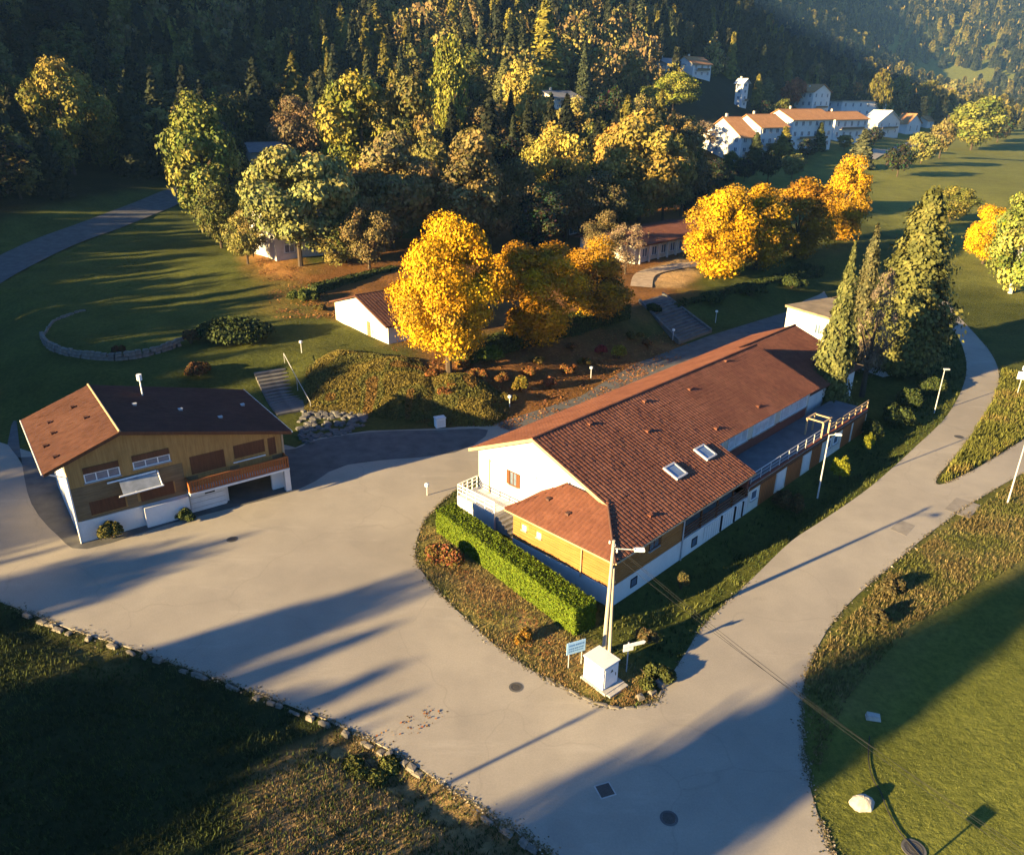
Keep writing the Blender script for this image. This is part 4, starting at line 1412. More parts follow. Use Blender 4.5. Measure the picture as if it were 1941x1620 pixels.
def trunk_mesh(kind, seed, mat):
    r = np.random.default_rng(seed)
    mb = MB()
    if kind in ('round', 'oval', 'spread', 'open', 'full'):
        mb.tube((0, 0, -.06), (.008, .005, .22), .030, .022, 7).tube((.008, .005, .22), (0, 0, .62), .021, .010, 7)
        for k in range(7):
            a = k * 0.9 + r.uniform(0, .5)
            z = r.uniform(.2, .5)
            e = (math.cos(a) * r.uniform(.16, .27), math.sin(a) * r.uniform(.16, .27), z + r.uniform(.14, .3))
            mb.tube((0, 0, z), e, .012, .004, 5)
    else:
        mb.tube((0, 0, -.05), (0, 0, .97), .016, .003, 7)
        for k in range(9):
            a = k * 2.4
            z = .08 + k * .09
            mb.tube((0, 0, z), (math.cos(a) * .3 * (1 - z), math.sin(a) * .3 * (1 - z), z - .02), .005, .002, 4)
    return mb.mesh('trunk', mat)


PAL = dict(
    gold=[(0.36, 0.188, 0.006), (0.41, 0.23, 0.008), (0.31, 0.15, 0.006), (0.24, 0.135, 0.012)],
    olive=[(0.115, 0.105, 0.022), (0.135, 0.115, 0.024), (0.09, 0.09, 0.02), (0.14, 0.105, 0.024)],
    green=[(0.075, 0.085, 0.014), (0.10, 0.105, 0.018), (0.06, 0.075, 0.014), (0.13, 0.12, 0.022)],
    brown=[(0.105, 0.080, 0.022), (0.125, 0.088, 0.024), (0.09, 0.072, 0.022), (0.13, 0.085, 0.024)],
    dark=[(0.022, 0.030, 0.012), (0.028, 0.036, 0.014), (0.018, 0.026, 0.012), (0.035, 0.036, 0.014)],
    pine=[(0.035, 0.045, 0.016), (0.045, 0.052, 0.018), (0.028, 0.036, 0.015)],
    larch=[(0.13, 0.115, 0.02), (0.16, 0.13, 0.022), (0.11, 0.10, 0.02)],
    pale=[(0.11, 0.115, 0.03), (0.14, 0.135, 0.034), (0.085, 0.092, 0.026)],
    grey=[(0.15, 0.115, 0.08), (0.18, 0.14, 0.095), (0.12, 0.09, 0.065)],
    red=[(0.20, 0.05, 0.02), (0.24, 0.07, 0.025), (0.16, 0.045, 0.02)],
)
for _k, _g in dict(gold=1.45, olive=1.5, green=1.3, brown=1.5, dark=.66, pine=.8, pale=.85, red=1.3).items():
    PAL[_k] = [tuple(v * _g * (1, .98, .8 if _k == 'gold' else 1.3)[i] for i, v in enumerate(c)) for c in PAL[_k]]
_cache = {}


def crown(kind, pal, n, leaf, var):
    k = (kind, pal, n, leaf, var)
    if k not in _cache:
        _cache[k] = crown_mesh(kind, n, leaf, PAL[pal], hash((kind, pal, var)) % 99991 if False else (sum(map(ord, kind + pal)) * 31 + var * 977))
    return _cache[k]


def trunk(kind, pale=False):
    k = ('t', kind in ('round', 'oval', 'spread', 'open', 'full'), pale)
    if k not in _cache:
        _cache[k] = trunk_mesh(kind, 5, M['bark_pale'] if pale else M['bark'])
    return _cache[k]


def tree(name, label, base, h, w, kind, pal, n=2600, leaf=.03, var=0, tint=(1, 1, 1), group=None, cat='tree', pale=False, rot=None):
    t = thing(name, label, cat, base, rng.uniform(0, 6.28) if rot is None else rot, group)
    c = link('crown', crown(kind, pal, n, leaf, var), t, scale=(w, w, h))
    c.color = (tint[0], tint[1], tint[2], 1)
    link('trunk', trunk(kind, pale), t, scale=(h * .8, h * .8, h))
    return t


KEEP = []          # (x, y, r) kept free of forest trees


def tree_px(name, label, px, pyb, pyt, wpx, kind, pal, n=2600, leaf=.03, var=0, tint=(1, 1, 1), group=None, z=None, pale=False, cat='tree'):
    b = at(px, pyb) if z is None else (*G(px, pyb, z), z)
    h = height_at(b, pyt)
    w = width_at((b[0], b[1], b[2] + h / 2), wpx)
    KEEP.append((b[0], b[1], w * .45))
    return tree(name, label, (b[0], b[1], b[2] - .1), h, w, kind, pal, n, leaf, var, tint, group, cat, pale)


BL = 'broadleaf_tree'
BIG, BLF = 34000, .0105
# golden trees on the terrace
tree_px(BL, 'big golden autumn tree beside the small white house on the terrace', 852, 710, 398, 214, 'round', 'gold', 66000, .0085, 2)
tree_px(BL, 'golden tree with brown patches right of the biggest golden tree', 1008, 656, 452, 190, 'full', 'gold', BIG, BLF, 1, (.88, .8, 1))
tree_px(BL, 'smaller half-brown golden tree at the head of the concrete ramp', 1128, 610, 446, 145, 'full', 'gold', 26000, .0112, 2, (.62, .58, 1.1))
tree_px(BL, 'leftmost bright yellow tree of the row above the dark hedge right of the path', 1366, 524, 345, 142, 'full', 'gold', BIG, BLF, 3, (1.05, 1.05, .9))
tree_px(BL, 'second yellow tree of the row above the dark hedge, darker on its right side', 1432, 512, 344, 142, 'full', 'gold', 26000, .0112, 0, (.85, .85, 1))
tree_px(BL, 'brownish yellow tree third in the row above the dark hedge', 1505, 488, 334, 150, 'full', 'gold', 26000, .0112, 1, (.6, .58, 1.2))
tree_px(BL, 'tall yellow tree at the right end of the row above the dark hedge', 1588, 455, 290, 96, 'full', 'gold', 26000, .0112, 2, (.85, .85, 1))
tree_px(BL, 'bright yellow tree behind the tall conifers at the right edge', 1862, 500, 386, 78, 'oval', 'gold', 26000, .0112, 3, (1.1, 1.15, .9))
# trees in front of and around the hidden houses
tree_px(BL, 'tall pale green tree with a leaning crown beside the hill road', 402, 446, 166, 128, 'oval', 'green', 15300, 0.0151, 0, (1.35, 1.35, 1.2))
tree_px(BL, 'low dark tree at the foot of the tall pale green tree', 420, 470, 345, 95, 'round', 'green', 10200, 0.0187, 1, (.7, .7, .8))
tree_px(BL, 'wide pale olive tree in front of the hidden house', 570, 505, 272, 215, 'spread', 'olive', BIG, .017, 1, (1.25, 1.35, 1.5))
tree_px(BL, 'small olive tree at the right foot of the hidden house', 660, 500, 385, 120, 'round', 'green', 11900, 0.0173, 2, (1.1, 1.0, 1.0))
tree_px(BL, 'large yellow-green tree above the hidden house', 695, 420, 130, 150, 'oval', 'green', 18700, 0.0144, 3, (1.45, 1.3, 1.0))
tree_px(BL, 'brown-shaded tree right of the large yellow-green tree', 775, 420, 128, 120, 'oval', 'olive', 15300, 0.0158, 2, (.85, .8, .8))
tree_px(BL, 'wide brown-olive tree behind the biggest golden tree', 745, 470, 246, 185, 'round', 'brown', BIG, .018, 0, (1.1, 1.15, 1.1))
tree_px(BL, 'brown tree behind the golden trees in the centre', 890, 470, 244, 135, 'oval', 'brown', 17000, 0.0151, 1, (1.05, 1.1, 1.0))
tree_px(BL, 'dark brown shaded tree between the centre trees', 978, 460, 296, 120, 'round', 'brown', 13600, 0.0158, 2, (.7, .75, .75))
tree_px(BL, 'round yellow-olive tree in the centre with bright upper crown', 1048, 440, 230, 140, 'round', 'olive', 18700, 0.0144, 3, (1.6, 1.45, 1.0))
tree_px(BL, 'wide orange-olive tree right of the centre', 1210, 425, 206, 195, 'round', 'olive', BIG, .018, 0, (1.45, 1.15, .9))
tree_px(BL, 'brown bare-looking tree right of the wide orange-olive tree', 1290, 410, 255, 90, 'open', 'brown', 10200, 0.0158, 1, (.9, .85, .9))
tree_px(BL, 'dark tree over the flat pavilion', 1120, 452, 320, 130, 'round', 'brown', 13600, 0.0158, 3, (.6, .7, .8))
tree_px(BL, 'tall narrow yellow-green poplar on the slope', 858, 330, 62, 75, 'oval', 'green', 13600, 0.0173, 1, (1.6, 1.45, 1.1))
tree_px(BL, 'pale yellow tree on the slope below the conifers', 995, 300, 112, 90, 'oval', 'olive', 13600, 0.0173, 2, (1.5, 1.4, 1.1))
tree_px(BL, 'yellow-green tree lit at the left among the dark forest edge', 140, 330, 104, 175, 'spread', 'green', 18700, 0.0144, 2, (1.35, 1.1, .9))
tree_px(BL, 'russet-brown tree before the blue-roofed house', 572, 330, 178, 120, 'round', 'brown', 13600, 0.0158, 3, (.75, .7, .9))
tree_px(BL, 'pair of light green crowns on the slope left of the tower house', 1275, 215, 132, 105, 'spread', 'green', 13600, 0.0180, 0, (1.5, 1.5, 1.0))
tree_px(BL, 'dark red tree behind the valley row', 1500, 205, 146, 44, 'round', 'red', 3000, .032, 0)
tree_px(BL, 'orange tree beside the tall white house of the valley', 1612, 190, 152, 40, 'round', 'red', 3000, .032, 1, (1.4, 2.0, 1.2))
tree_px(BL, 'brown tree behind the tall white house of the valley', 1543, 170, 118, 32, 'round', 'brown', 2600, .034, 1)
tree_px(BL, 'olive tree right of the tall white house of the valley', 1583, 195, 138, 36, 'round', 'green', 2600, .034, 2, (1.1, 1, 1))
tree_px(BL, 'greyish bare tree left of the white house with the pale orange roof', 1328, 292, 228, 55, 'open', 'grey', 3500, .03, 0)
tree_px(BL, 'dense pale green tree standing alone in the valley meadow edge', 1840, 285, 180, 92, 'oval', 'green', 10200, 0.0187, 3, (1.3, 1.3, 1.1))
tree_px(BL, 'pale green birch with a white trunk at the right edge', 1915, 556, 345, 120, 'oval', 'green', 15300, 0.0158, 0, (1.5, 1.6, 1.5), pale=True)
tree_px(BL, 'greenish orange tree between the meadow and the row of conifers', 1800, 420, 352, 90, 'round', 'green', 10200, 0.0187, 1, (1.2, 1.1, 1))
for k, (px, pb, pt, w, pal, ti, lab) in enumerate([
    (470, 500, 395, 80, 'olive', 1.2, 'small ochre tree at the left corner of the hidden house'),
    (520, 470, 330, 110, 'green', 1.1, 'yellow-green tree against the left wall of the hidden house'),
    (600, 450, 285, 120, 'brown', 1.0, 'russet tree rising behind the wide pale olive tree'),
    (640, 500, 400, 100, 'olive', 1.0, 'low olive tree between the hidden house and the terrace hedge'),
    (700, 510, 370, 110, 'brown', .9, 'brown tree just left behind the biggest golden tree'),
    (820, 440, 262, 110, 'olive', .9, 'olive-brown tree behind the top of the biggest golden tree'),
    (930, 470, 320, 120, 'brown', .7, 'dark russet tree above the second golden tree'),
    (1020, 470, 350, 120, 'dark', 1.6, 'dark shaded tree above the gap between the golden trees'),
    (1075, 455, 330, 100, 'brown', .75, 'dark russet tree left of the flat pavilion'),
    (1160, 430, 300, 130, 'olive', .8, 'shaded olive tree behind the flat pavilion'),
    (1255, 420, 290, 110, 'olive', .8, 'shaded olive tree behind the low pavilion'),
    (1300, 400, 300, 90, 'dark', 1.4, 'dark tree at the right end behind the low pavilion'),
    (640, 330, 150, 90, 'green', .8, 'shaded green tree left of the large yellow-green tree'),
    (920, 330, 190, 100, 'brown', .8, 'russet tree on the slope right of the poplar'),
    (1090, 330, 180, 100, 'olive', 1.1, 'olive tree on the slope before the grey-roofed slope house'),
    (1150, 320, 160, 90, 'dark', 1.8, 'dark green tree on the slope before the grey-roofed slope house'),
    (1350, 380, 300, 80, 'dark', 1.6, 'dark tree left above the first yellow tree of the row'),
    (430, 350, 230, 90, 'dark', 1.6, 'dark tree right behind the tall pale green tree')]):
    tree_px(BL, lab, px, pb, pt, w, 'full' if k % 2 else 'round', pal, 13600, 0.0166, k % 4, (ti, ti, ti))
# conifers
CF = 'conifer'
tree_px(CF, 'widest of the tall conifers right of the main building', 1698, 708, 352, 152, 'column', 'pale', 36000, .011, 0, (1.0, 1.0, .8))
tree_px(CF, 'slender pale green conifer against the corner of the main roof', 1562, 786, 455, 80, 'conifer', 'pale', 20000, .013, 1, (.95, 1.0, .9))
tree_px(CF, 'thin grey-green conifer between the two bigger conifers', 1612, 700, 422, 52, 'thin', 'pale', 12000, .012, 2, (.85, .8, 1.0))
tree_px(BL, 'grey-brown leafless tree among the conifers right of the main building', 1634, 752, 505, 82, 'open', 'grey', 9000, .012, 1)
tree_px(CF, 'grey-green spruce in front of the valley houses', 1628, 318, 245, 48, 'spruce', 'pale', 4000, .034, 3, (.8, .85, 1.2))
tree_px(CF, 'dark cypress before the white house with the pale orange roof', 1428, 318, 250, 30, 'column', 'pine', 3000, .04, 0, (1.3, 1.3, 1))
tree_px(CF, 'small yellow-green conifer before the middle of the valley row', 1482, 305, 240, 42, 'spruce', 'larch', 3000, .04, 1)
tree_px(CF, 'olive conifer left of the grey-green spruce', 1550, 285, 232, 26, 'spruce', 'pine', 2600, .04, 2, (1.5, 1.5, 1))
tree_px(CF, 'tall pale conifer on the slope left of the valley houses', 1452, 190, 135, 28, 'spruce', 'pale', 2600, .04, 2)
tree_px(CF, 'narrow yellow conifer right of the white tower house', 1432, 205, 140, 20, 'column', 'larch', 2600, .04, 3)
for k, (px, pb, pt, w, pal, kd_, ti, lab) in enumerate([
    (1030, 170, -5, 88, 'larch', 'spruce', 1.25, 'broad sunlit yellow-green conifer at the top edge right of the poplar'),
    (965, 130, 16, 48, 'larch', 'column', 1.1, 'slim sunlit conifer at the top edge left of the broad one'),
    (893, 90, -25, 50, 'brown', 'column', 1.0, 'reddish tan larch at the top edge above the poplar'),
    (735, 160, 92, 40, 'larch', 'spruce', 1.3, 'sunlit young conifer just above the large yellow-green tree'),
    (690, 150, 85, 34, 'larch', 'spruce', 1.2, 'sunlit young conifer left above the large yellow-green tree'),
    (640, 140, 98, 36, 'larch', 'spruce', 1.1, 'short sunlit conifer above the russet-brown tree'),
    (600, 140, 82, 36, 'larch', 'spruce', 1.2, 'pointed sunlit conifer left above the russet-brown tree'),
    (330, 130, 35, 56, 'larch', 'spruce', 1.3, 'sunlit yellow-green conifer in the dark forest upper left'),
    (296, 125, 65, 40, 'larch', 'spruce', 1.1, 'small sunlit conifer left of the sunlit yellow-green one'),
    (445, 115, 56, 32, 'larch', 'spruce', 1.2, 'thin sunlit conifer above the leaning green tree'),
    (483, 100, 42, 30, 'larch', 'spruce', 1.2, 'pointed pale conifer right above the leaning green tree'),
    (655, 65, -2, 36, 'larch', 'spruce', 1.2, 'sunlit conifer at the top edge in a row of three, right one'),
    (612, 65, 0, 32, 'larch', 'spruce', 1.2, 'sunlit conifer at the top edge in a row of three, left one'),
    (750, 75, 18, 40, 'larch', 'spruce', 1.1, 'sunlit conifer near the top edge left of the reddish larch'),
    (1105, 195, 75, 34, 'pine', 'spruce', 1.3, 'dark green spruce beside the grey-roofed slope house'),
    (955, 215, 105, 60, 'pale', 'spruce', 1.1, 'grey-green spruce beside the pale yellow slope tree')]):
    tree_px(CF, lab, px, pb, pt, w, kd_, pal, 6000, .02, k % 4, (ti, ti, ti * .9))
tree_px(BL, 'pale leafless tree before the left end of the low pavilion', 1185, 520, 420, 95, 'open', 'grey', 7000, .012, 2, (1.2, 1.1, 1.0))
tree_px(BL, 'olive tree covering the left end of the low pavilion', 1145, 500, 395, 90, 'round', 'brown', 12000, .0125, 1, (.8, .85, .9))
for k, (px, pb, pt, w, pal, ti, lab) in enumerate([
    (1455, 345, 285, 45, 'pine', (1, 1, 1), 'dark bushy tree below the white valley houses, leftmost of its clump'),
    (1500, 340, 290, 50, 'olive', (.8, .9, 1), 'olive bushy tree below the middle of the valley row'),
    (1410, 345, 300, 50, 'dark', (1.5, 1.5, 1.5), 'dark round tree just below the pale orange roofed house'),
    (1385, 330, 285, 40, 'green', (.9, .9, .9), 'small green tree below the left face of the pale orange roofed house'),
    (1470, 312, 268, 36, 'larch', (.8, .8, .8), 'yellowish tree before the brown roofed valley house'),
    (1530, 300, 262, 40, 'dark', (1.8, 1.8, 1.8), 'dark tree before the long white wing of the valley row'),
    (1600, 285, 255, 36, 'olive', (.9, .9, .9), 'olive tree at the right end of the long white wing'),
    (1655, 275, 240, 36, 'dark', (1.8, 1.8, 1.8), 'dark tree before the white gabled valley house'),
    (1480, 235, 185, 40, 'green', (.8, .8, .8), 'green tree behind the brown roofed valley house'),
    (1440, 240, 190, 40, 'dark', (1.8, 1.8, 1.8), 'dark tree behind the pale orange roofed valley house'),
    (1700, 335, 270, 60, 'dark', (1.6, 1.6, 1.6), 'dark shaded tree beside the valley road'),
    (1745, 310, 250, 60, 'olive', (.9, 1, 1), 'olive tree over the valley road bend'),
    (1780, 300, 225, 50, 'brown', (1, 1.1, 1), 'russet tree beside the road at the far meadow'),
    (1890, 270, 215, 55, 'dark', (1.8, 1.6, 1.4), 'dark tree at the left end of the sunny far meadow'),
    (1660, 240, 130, 45, 'larch', (.8, .8, .9), 'tall yellowish tree behind the right end of the valley row'),
    (1700, 215, 140, 50, 'green', (.9, .9, .9), 'bushy green tree right of the valley row'),
    (1750, 220, 150, 60, 'green', (1.0, .9, .8), 'wide green tree behind the low orange roof'),
    (1800, 215, 150, 60, 'olive', (.9, .9, .9), 'wide olive tree above the sunny far meadow')]):
    tree_px(BL, lab, px, pb, pt, w, 'round' if k % 2 else 'spread', pal, 3000, .034, k % 4, ti)

# forest of the hillside: every tree its own object, the far ones joined
poly_forest = np.array([(-300, 165), (-100, 150), (-92, 205), (-72, 222), (-50, 212), (-30, 190), (10, 205), (48, 215), (60, 270), (66, 330), (70, 365), (122, 495), (215, 615), (330, 770), (330, 900), (-500, 900)])
cand = []
y = 140.0
while y < 880:
    sp = 6.2 + (y - 140) * .010
    x = -430.0
    while x < 360:
        cand.append((x + rng.uniform(-.45, .45) * sp, y + rng.uniform(-.45, .45) * sp))
        x += sp
    y += sp * .9
cand = np.array(cand)
cand = cand[inside(cand, poly_forest)]
cz = H(cand[:, 0], cand[:, 1])
X_, Y_, D_ = proj(cand[:, 0], cand[:, 1], cz + 12)
ok = (X_ > -60) & (X_ < PW + 60) & (Y_ > -150) & (D_ > 5)
HK = [(at(500, 312), 13)] + [(((a[0] + b[0]) / 2, (a[1] + b[1]) / 2), 15) for a, b in KEEPH]
for (x0, y0, r0) in KEEP:
    ok &= np.hypot(cand[:, 0] - x0, cand[:, 1] - y0) > r0 + 2
for (p, r0) in HK:
    dxx, dyy = cand[:, 0] - p[0], cand[:, 1] - p[1]
    ok &= ~((np.hypot(dxx, dyy) < r0) | ((np.abs(dxx - dyy * p[0] / p[1]) < r0 * .7) & (dyy < 0) & (dyy > -40)))
ok &= ~((X_ > 1316) & (X_ < 1710) & (D_ < 330))
# keep the hill road open
rd = np.array(smooth(p1, 6))
ok &= np.min(np.hypot(cand[:, None, 0] - rd[None, :, 0], cand[:, None, 1] - rd[None, :, 1]), 1) > 7
cand, cz = cand[ok], cz[ok]
dist = np.hypot(cand[:, 0], cand[:, 1])
mixn = fnoise(cand[:, 0], cand[:, 1], 38, 11) + rng.normal(0, .2, len(cand))
isbroad = (mixn > .54) & (dist < 520)
hh = np.where(isbroad, rng.uniform(11, 18, len(cand)), rng.uniform(14, 25, len(cand)))
# trees shortened so that the evening sun reaches the valley houses
_sa, _ca = math.sin(R_(SUN_AZ)), math.cos(R_(SUN_AZ))
qq, ss = -cand[:, 0] * _sa + cand[:, 1] * _ca, cand[:, 0] * _ca + cand[:, 1] * _sa
low_ = (qq > 196) & (qq < 264) & (ss > 120) & (ss < 232 + (qq - 204) * 2.4)
hh = np.where(low_, hh * .42, hh)
# size as seen
order = np.argsort(dist)
vsel = []
cnt = {True: 0, False: 0}
rest = []
for k in order:
    b = bool(isbroad[k])
    if cnt[b] < (190 if b else 285):
        cnt[b] += 1
        vsel.append(k)
    else:
        rest.append(k)
cl = {'dark': 'dark spruce in the shaded hillside forest', 'pine': 'green spruce of the hillside forest, its top catching light', 'larch': 'yellowing larch standing among the dark hillside forest'}
bl = {'olive': 'olive-brown leafy tree in the hillside forest', 'green': 'yellow-green leafy tree in the hillside forest', 'brown': 'russet leafy tree in the hillside forest', 'dark': 'dark leafy tree in the shaded hillside forest'}
marks = [(130, 'at the left edge'), (300, 'above the leftmost lit tree'), (430, 'above the leaning green tree'), (560, 'above the blue-roofed house'), (700, 'above the biggest yellow-green tree'), (830, 'left of the tall poplar'),
         (930, 'right of the tall poplar'), (1060, 'above the round centre tree'), (1190, 'above the grey-roofed slope house'), (1330, 'above the paired green crowns'), (1450, 'above the white tower house'), (1600, 'behind the valley row'), (1e9, 'far right behind the valley')]
rows_ = [(205, 'front row'), (245, 'second row'), (285, 'third row'), (325, 'fourth row'), (380, 'fifth row'), (450, 'high row'), (1e9, 'farthest row')]
XX, YY, _ = proj(cand[:, 0], cand[:, 1], cz + 12)
used = {}
for k in vsel:
    b = (cand[k, 0], cand[k, 1], cz[k] - .2)
    v = int(rng.integers(4))
    tn = rng.uniform(.5, 1.0)
    h = hh[k]
    if isbroad[k]:
        pal = ['olive', 'green', 'brown', 'dark'][int(rng.choice(4, p=[.36, .34, .10, .20]))]
        wd_ = rng.uniform(.6, .9)
        word = {'olive': 'olive leafy tree', 'green': 'yellow-green leafy tree', 'brown': 'russet leafy tree', 'dark': 'dark leafy tree'}[pal]
    else:
        pal = ['dark', 'pine', 'larch'][int(rng.choice(3, p=[.5, .36, .14]))]
        wd_ = rng.uniform(.3, .46)
        word = {'dark': 'dark spruce', 'pine': 'green spruce', 'larch': 'yellow larch'}[pal]
    size = 'tall' if h > (15.5 if isbroad[k] else 21) else ('short' if h < (12.5 if isbroad[k] else 16.5) else '')
    tone = 'darker' if tn < .66 else ('lighter' if tn > .9 else '')
    shape = ('broad' if wd_ > .78 else 'narrow') if isbroad[k] else ('broad' if wd_ > .39 else 'slender')
    where = next(t for m_, t in marks if XX[k] < m_)
    row = next(t for m_, t in rows_ if dist[k] < m_)
    lab = ' '.join(q for q in (size, tone, shape, word, 'in ' + row + ' of forest', where) if q)
    nm, kd = (BL, 'round' if v % 2 else 'oval') if isbroad[k] else (CF, 'spruce' if v % 2 else 'conifer')
    near_ = dist[k] < 300
    used.setdefault(lab, []).append((float(XX[k]), tree(nm, lab, b, h, h * wd_, kd, pal, 4200 if near_ else 2200, .021 if near_ else .03, v, (tn, tn, tn), ('leafy trees' if isbroad[k] else 'conifers') + ' of the hillside forest')))
for lab, os_ in used.items():
    if len(os_) == 2:
        os_.sort(key=lambda q: q[0])
        for (_, o_), wd_ in zip(os_, (', left', ', right')):
            o_['label'] = (lab.replace('leafy tree', 'tree') if len(lab.split()) > 15 else lab) + wd_


def joined_trees(name, P, Z, hgt, wid, pal_ids, pals, quads, leaf, label):
    r = np.random.default_rng(21)
    protos = []
    for pi, p in enumerate(pals):
        m = crown_mesh('conifer' if p in ('dark', 'pine', 'larch', 'pale') else 'round', quads, leaf, PAL[p], 300 + pi)
        V = np.empty(len(m.vertices) * 3, np.float32); m.vertices.foreach_get('co', V)
        Cc = np.empty(len(m.vertices) * 4, np.float32); m.color_attributes['Col'].data.foreach_get('color', Cc)
        protos.append((V.reshape(-1, 3), Cc.reshape(-1, 4)[:, :3]))
        bpy.data.meshes.remove(m)
    Vs, Cs = [], []
    for i in range(len(P)):
        V, Cc = protos[pal_ids[i]]
        a = r.uniform(0, 6.28)
        ca, sa = math.cos(a), math.sin(a)
        Q = np.stack([(V[:, 0] * ca - V[:, 1] * sa) * wid[i] + P[i, 0], (V[:, 0] * sa + V[:, 1] * ca) * wid[i] + P[i, 1], V[:, 2] * hgt[i] + Z[i]], 1)
        Vs.append(Q)
        Cs.append(Cc * r.uniform(.7, 1.3))
    V = np.concatenate(Vs)
    me = np_mesh(name, V, np.arange(len(V)).reshape(-1, 4), M['leaf'], np.concatenate(Cs))
    o = link(name, me, kind='stuff')
    o['label'] = label
    return o


rest = np.array(rest)
if len(rest):
    ids = np.where(isbroad[rest], 3 + rng.integers(0, 2, len(rest)), rng.choice(3, len(rest), p=[.5, .36, .14]))
    joined_trees('hill_forest', cand[rest], cz[rest] - .2, hh[rest], hh[rest] * np.where(isbroad[rest], .7, .34), ids, ['dark', 'pine', 'larch', 'olive', 'brown'], 260, .055, 'far part of the dark hillside forest')
# far wooded mountains across the valley
fx = rng.uniform(250, 2300, 26000); fy = rng.uniform(620, 2700, 26000)
fP = np.stack([fx, fy], 1)
fz = H(fx, fy)
X_, Y_, D_ = proj(fx, fy, fz)
dens = fnoise(fx, fy, 90, 31)
okf = (X_ > 1380) & (X_ < PW + 40) & (Y_ > -60) & (Y_ < 260) & ~inside(fP, poly_forest) & ((dens > .38) | (fz > 70)) & (rng.random(len(fx)) < np.clip(.25 + fz / 120, .25, 1))
fP, fz = fP[okf], fz[okf]
ids = rng.choice(5, len(fP), p=[.14, .34, .22, .22, .08])
fh = rng.uniform(14, 26, len(fP))
joined_trees('mountain_forest', fP, fz - 1, fh, fh * .42, ids, ['dark', 'pine', 'larch', 'olive', 'brown'], 40, .13, 'wooded mountainside across the valley')
print('TREES', len(vsel), len(rest), len(fP))


# ---- shrubs, hedges
def leaf_box(L, Wd_, Ht, n, leaf, pal, seed, wob=.045):
    """clipped hedge: leaves over the faces of a box (local x along, y across)"""
    r = np.random.default_rng(seed)
    A = [L * Ht, L * Ht, L * Wd_, Wd_ * Ht, Wd_ * Ht]
    cnts = (np.array(A) / sum(A) * n).astype(int)
    Cs, Ns = [], []
    for f, m in enumerate(cnts):
        a, b = r.random(m), r.random(m)
        o = np.ones(m)
        if f == 0: P, N = np.stack([a * L, 0 * a, b * Ht], 1), np.array([0, -1, .25])
        if f == 1: P, N = np.stack([a * L, o * Wd_, b * Ht], 1), np.array([0, 1, .25])
        if f == 2: P, N = np.stack([a * L, b * Wd_, o * Ht], 1), np.array([0, 0, 1])
        if f == 3: P, N = np.stack([0 * a, a * Wd_, b * Ht], 1), np.array([-1, 0, .25])
        if f == 4: P, N = np.stack([o * L, a * Wd_, b * Ht], 1), np.array([1, 0, .25])
        wv = fnoise(P[:, 0] * 3 + f * 50, P[:, 1] * 3 + P[:, 2] * 3, 1.5, 40 + f)
        d = (wv - .6) * wob * 3 + r.normal(0, wob * .7, m) - (r.random(m) < .35) * r.uniform(0, wob * 2.5, m)
        Cs.append(P + N[None] * d[:, None]); Ns.append(np.repeat(N[None], m, 0))
    C, N = np.concatenate(Cs), np.concatenate(Ns)
    p = np.array(pal)
    K = p[r.integers(len(p), size=len(C))] * r.uniform(.6, 1.35, (len(C), 1))
    V, F = leaf_quads(C, N, r.uniform(.6, 1.3, len(C)) * leaf, .5, r)
    return V, F, np.repeat(K, 4, 0)


def hedge(name, label, a, b, wd, ht, n, leaf, pal, seed, z=None, core=(0.012, 0.016, 0.006), side=1, cat='hedge'):
    L = math.hypot(b[0] - a[0], b[1] - a[1])
    az = math.atan2(b[1] - a[1], b[0] - a[0])
    zz = z if z is not None else min(float(H(*a)[0]), float(H(*b)[0])) - .1
    t = thing(name, label, cat, (a[0], a[1], zz), az)
    V, F, K = leaf_box(L, wd, ht, n, leaf, pal, seed)
    c = link('foliage', np_mesh('foliage', V, F, M['leaf'], K), t)
    k = MB().box(.2, L - .2, .2, wd - .2, 0, ht - .22).build('branches', M['core'], t)
    return t


M['core'] = simple('hedge_inside', (0.02, 0.018, 0.009), .3, 3)
hg = [(0.070, 0.108, 0.005), (0.085, 0.122, 0.007), (0.058, 0.092, 0.005), (0.098, 0.126, 0.008)]
ha, hb = G(828, 1008), G(1090, 1206)
hedge('clipped_hedge', 'long bright green clipped hedge along the front of the main building', ha, hb, 1.75, 2.0, 38000, .068, hg, 3, z=0)
dkh = [(0.03, 0.045, 0.012), (0.04, 0.055, 0.015), (0.025, 0.036, 0.012), (0.05, 0.06, 0.016)]
hedge('terrace_hedge', 'dark green hedge under the golden terrace trees', at(885, 694)[:2], at(1195, 606)[:2], 3.2, 2.2, 16000, .13, dkh, 4)
hedge('terrace_hedge', 'dark hedge below the yellow tree row right of the ramp', at(1285, 585)[:2], at(1560, 525)[:2], 5, 2.0, 14000, .18, dkh, 5)
hedge('terrace_hedge', 'thin hedge line above the small white house', at(600, 560)[:2], at(755, 510)[:2], 1.6, 1.5, 4000, .16, dkh, 6)
ob = [(0.09, 0.07, 0.016), (0.11, 0.085, 0.018), (0.08, 0.075, 0.018), (0.12, 0.07, 0.018)]


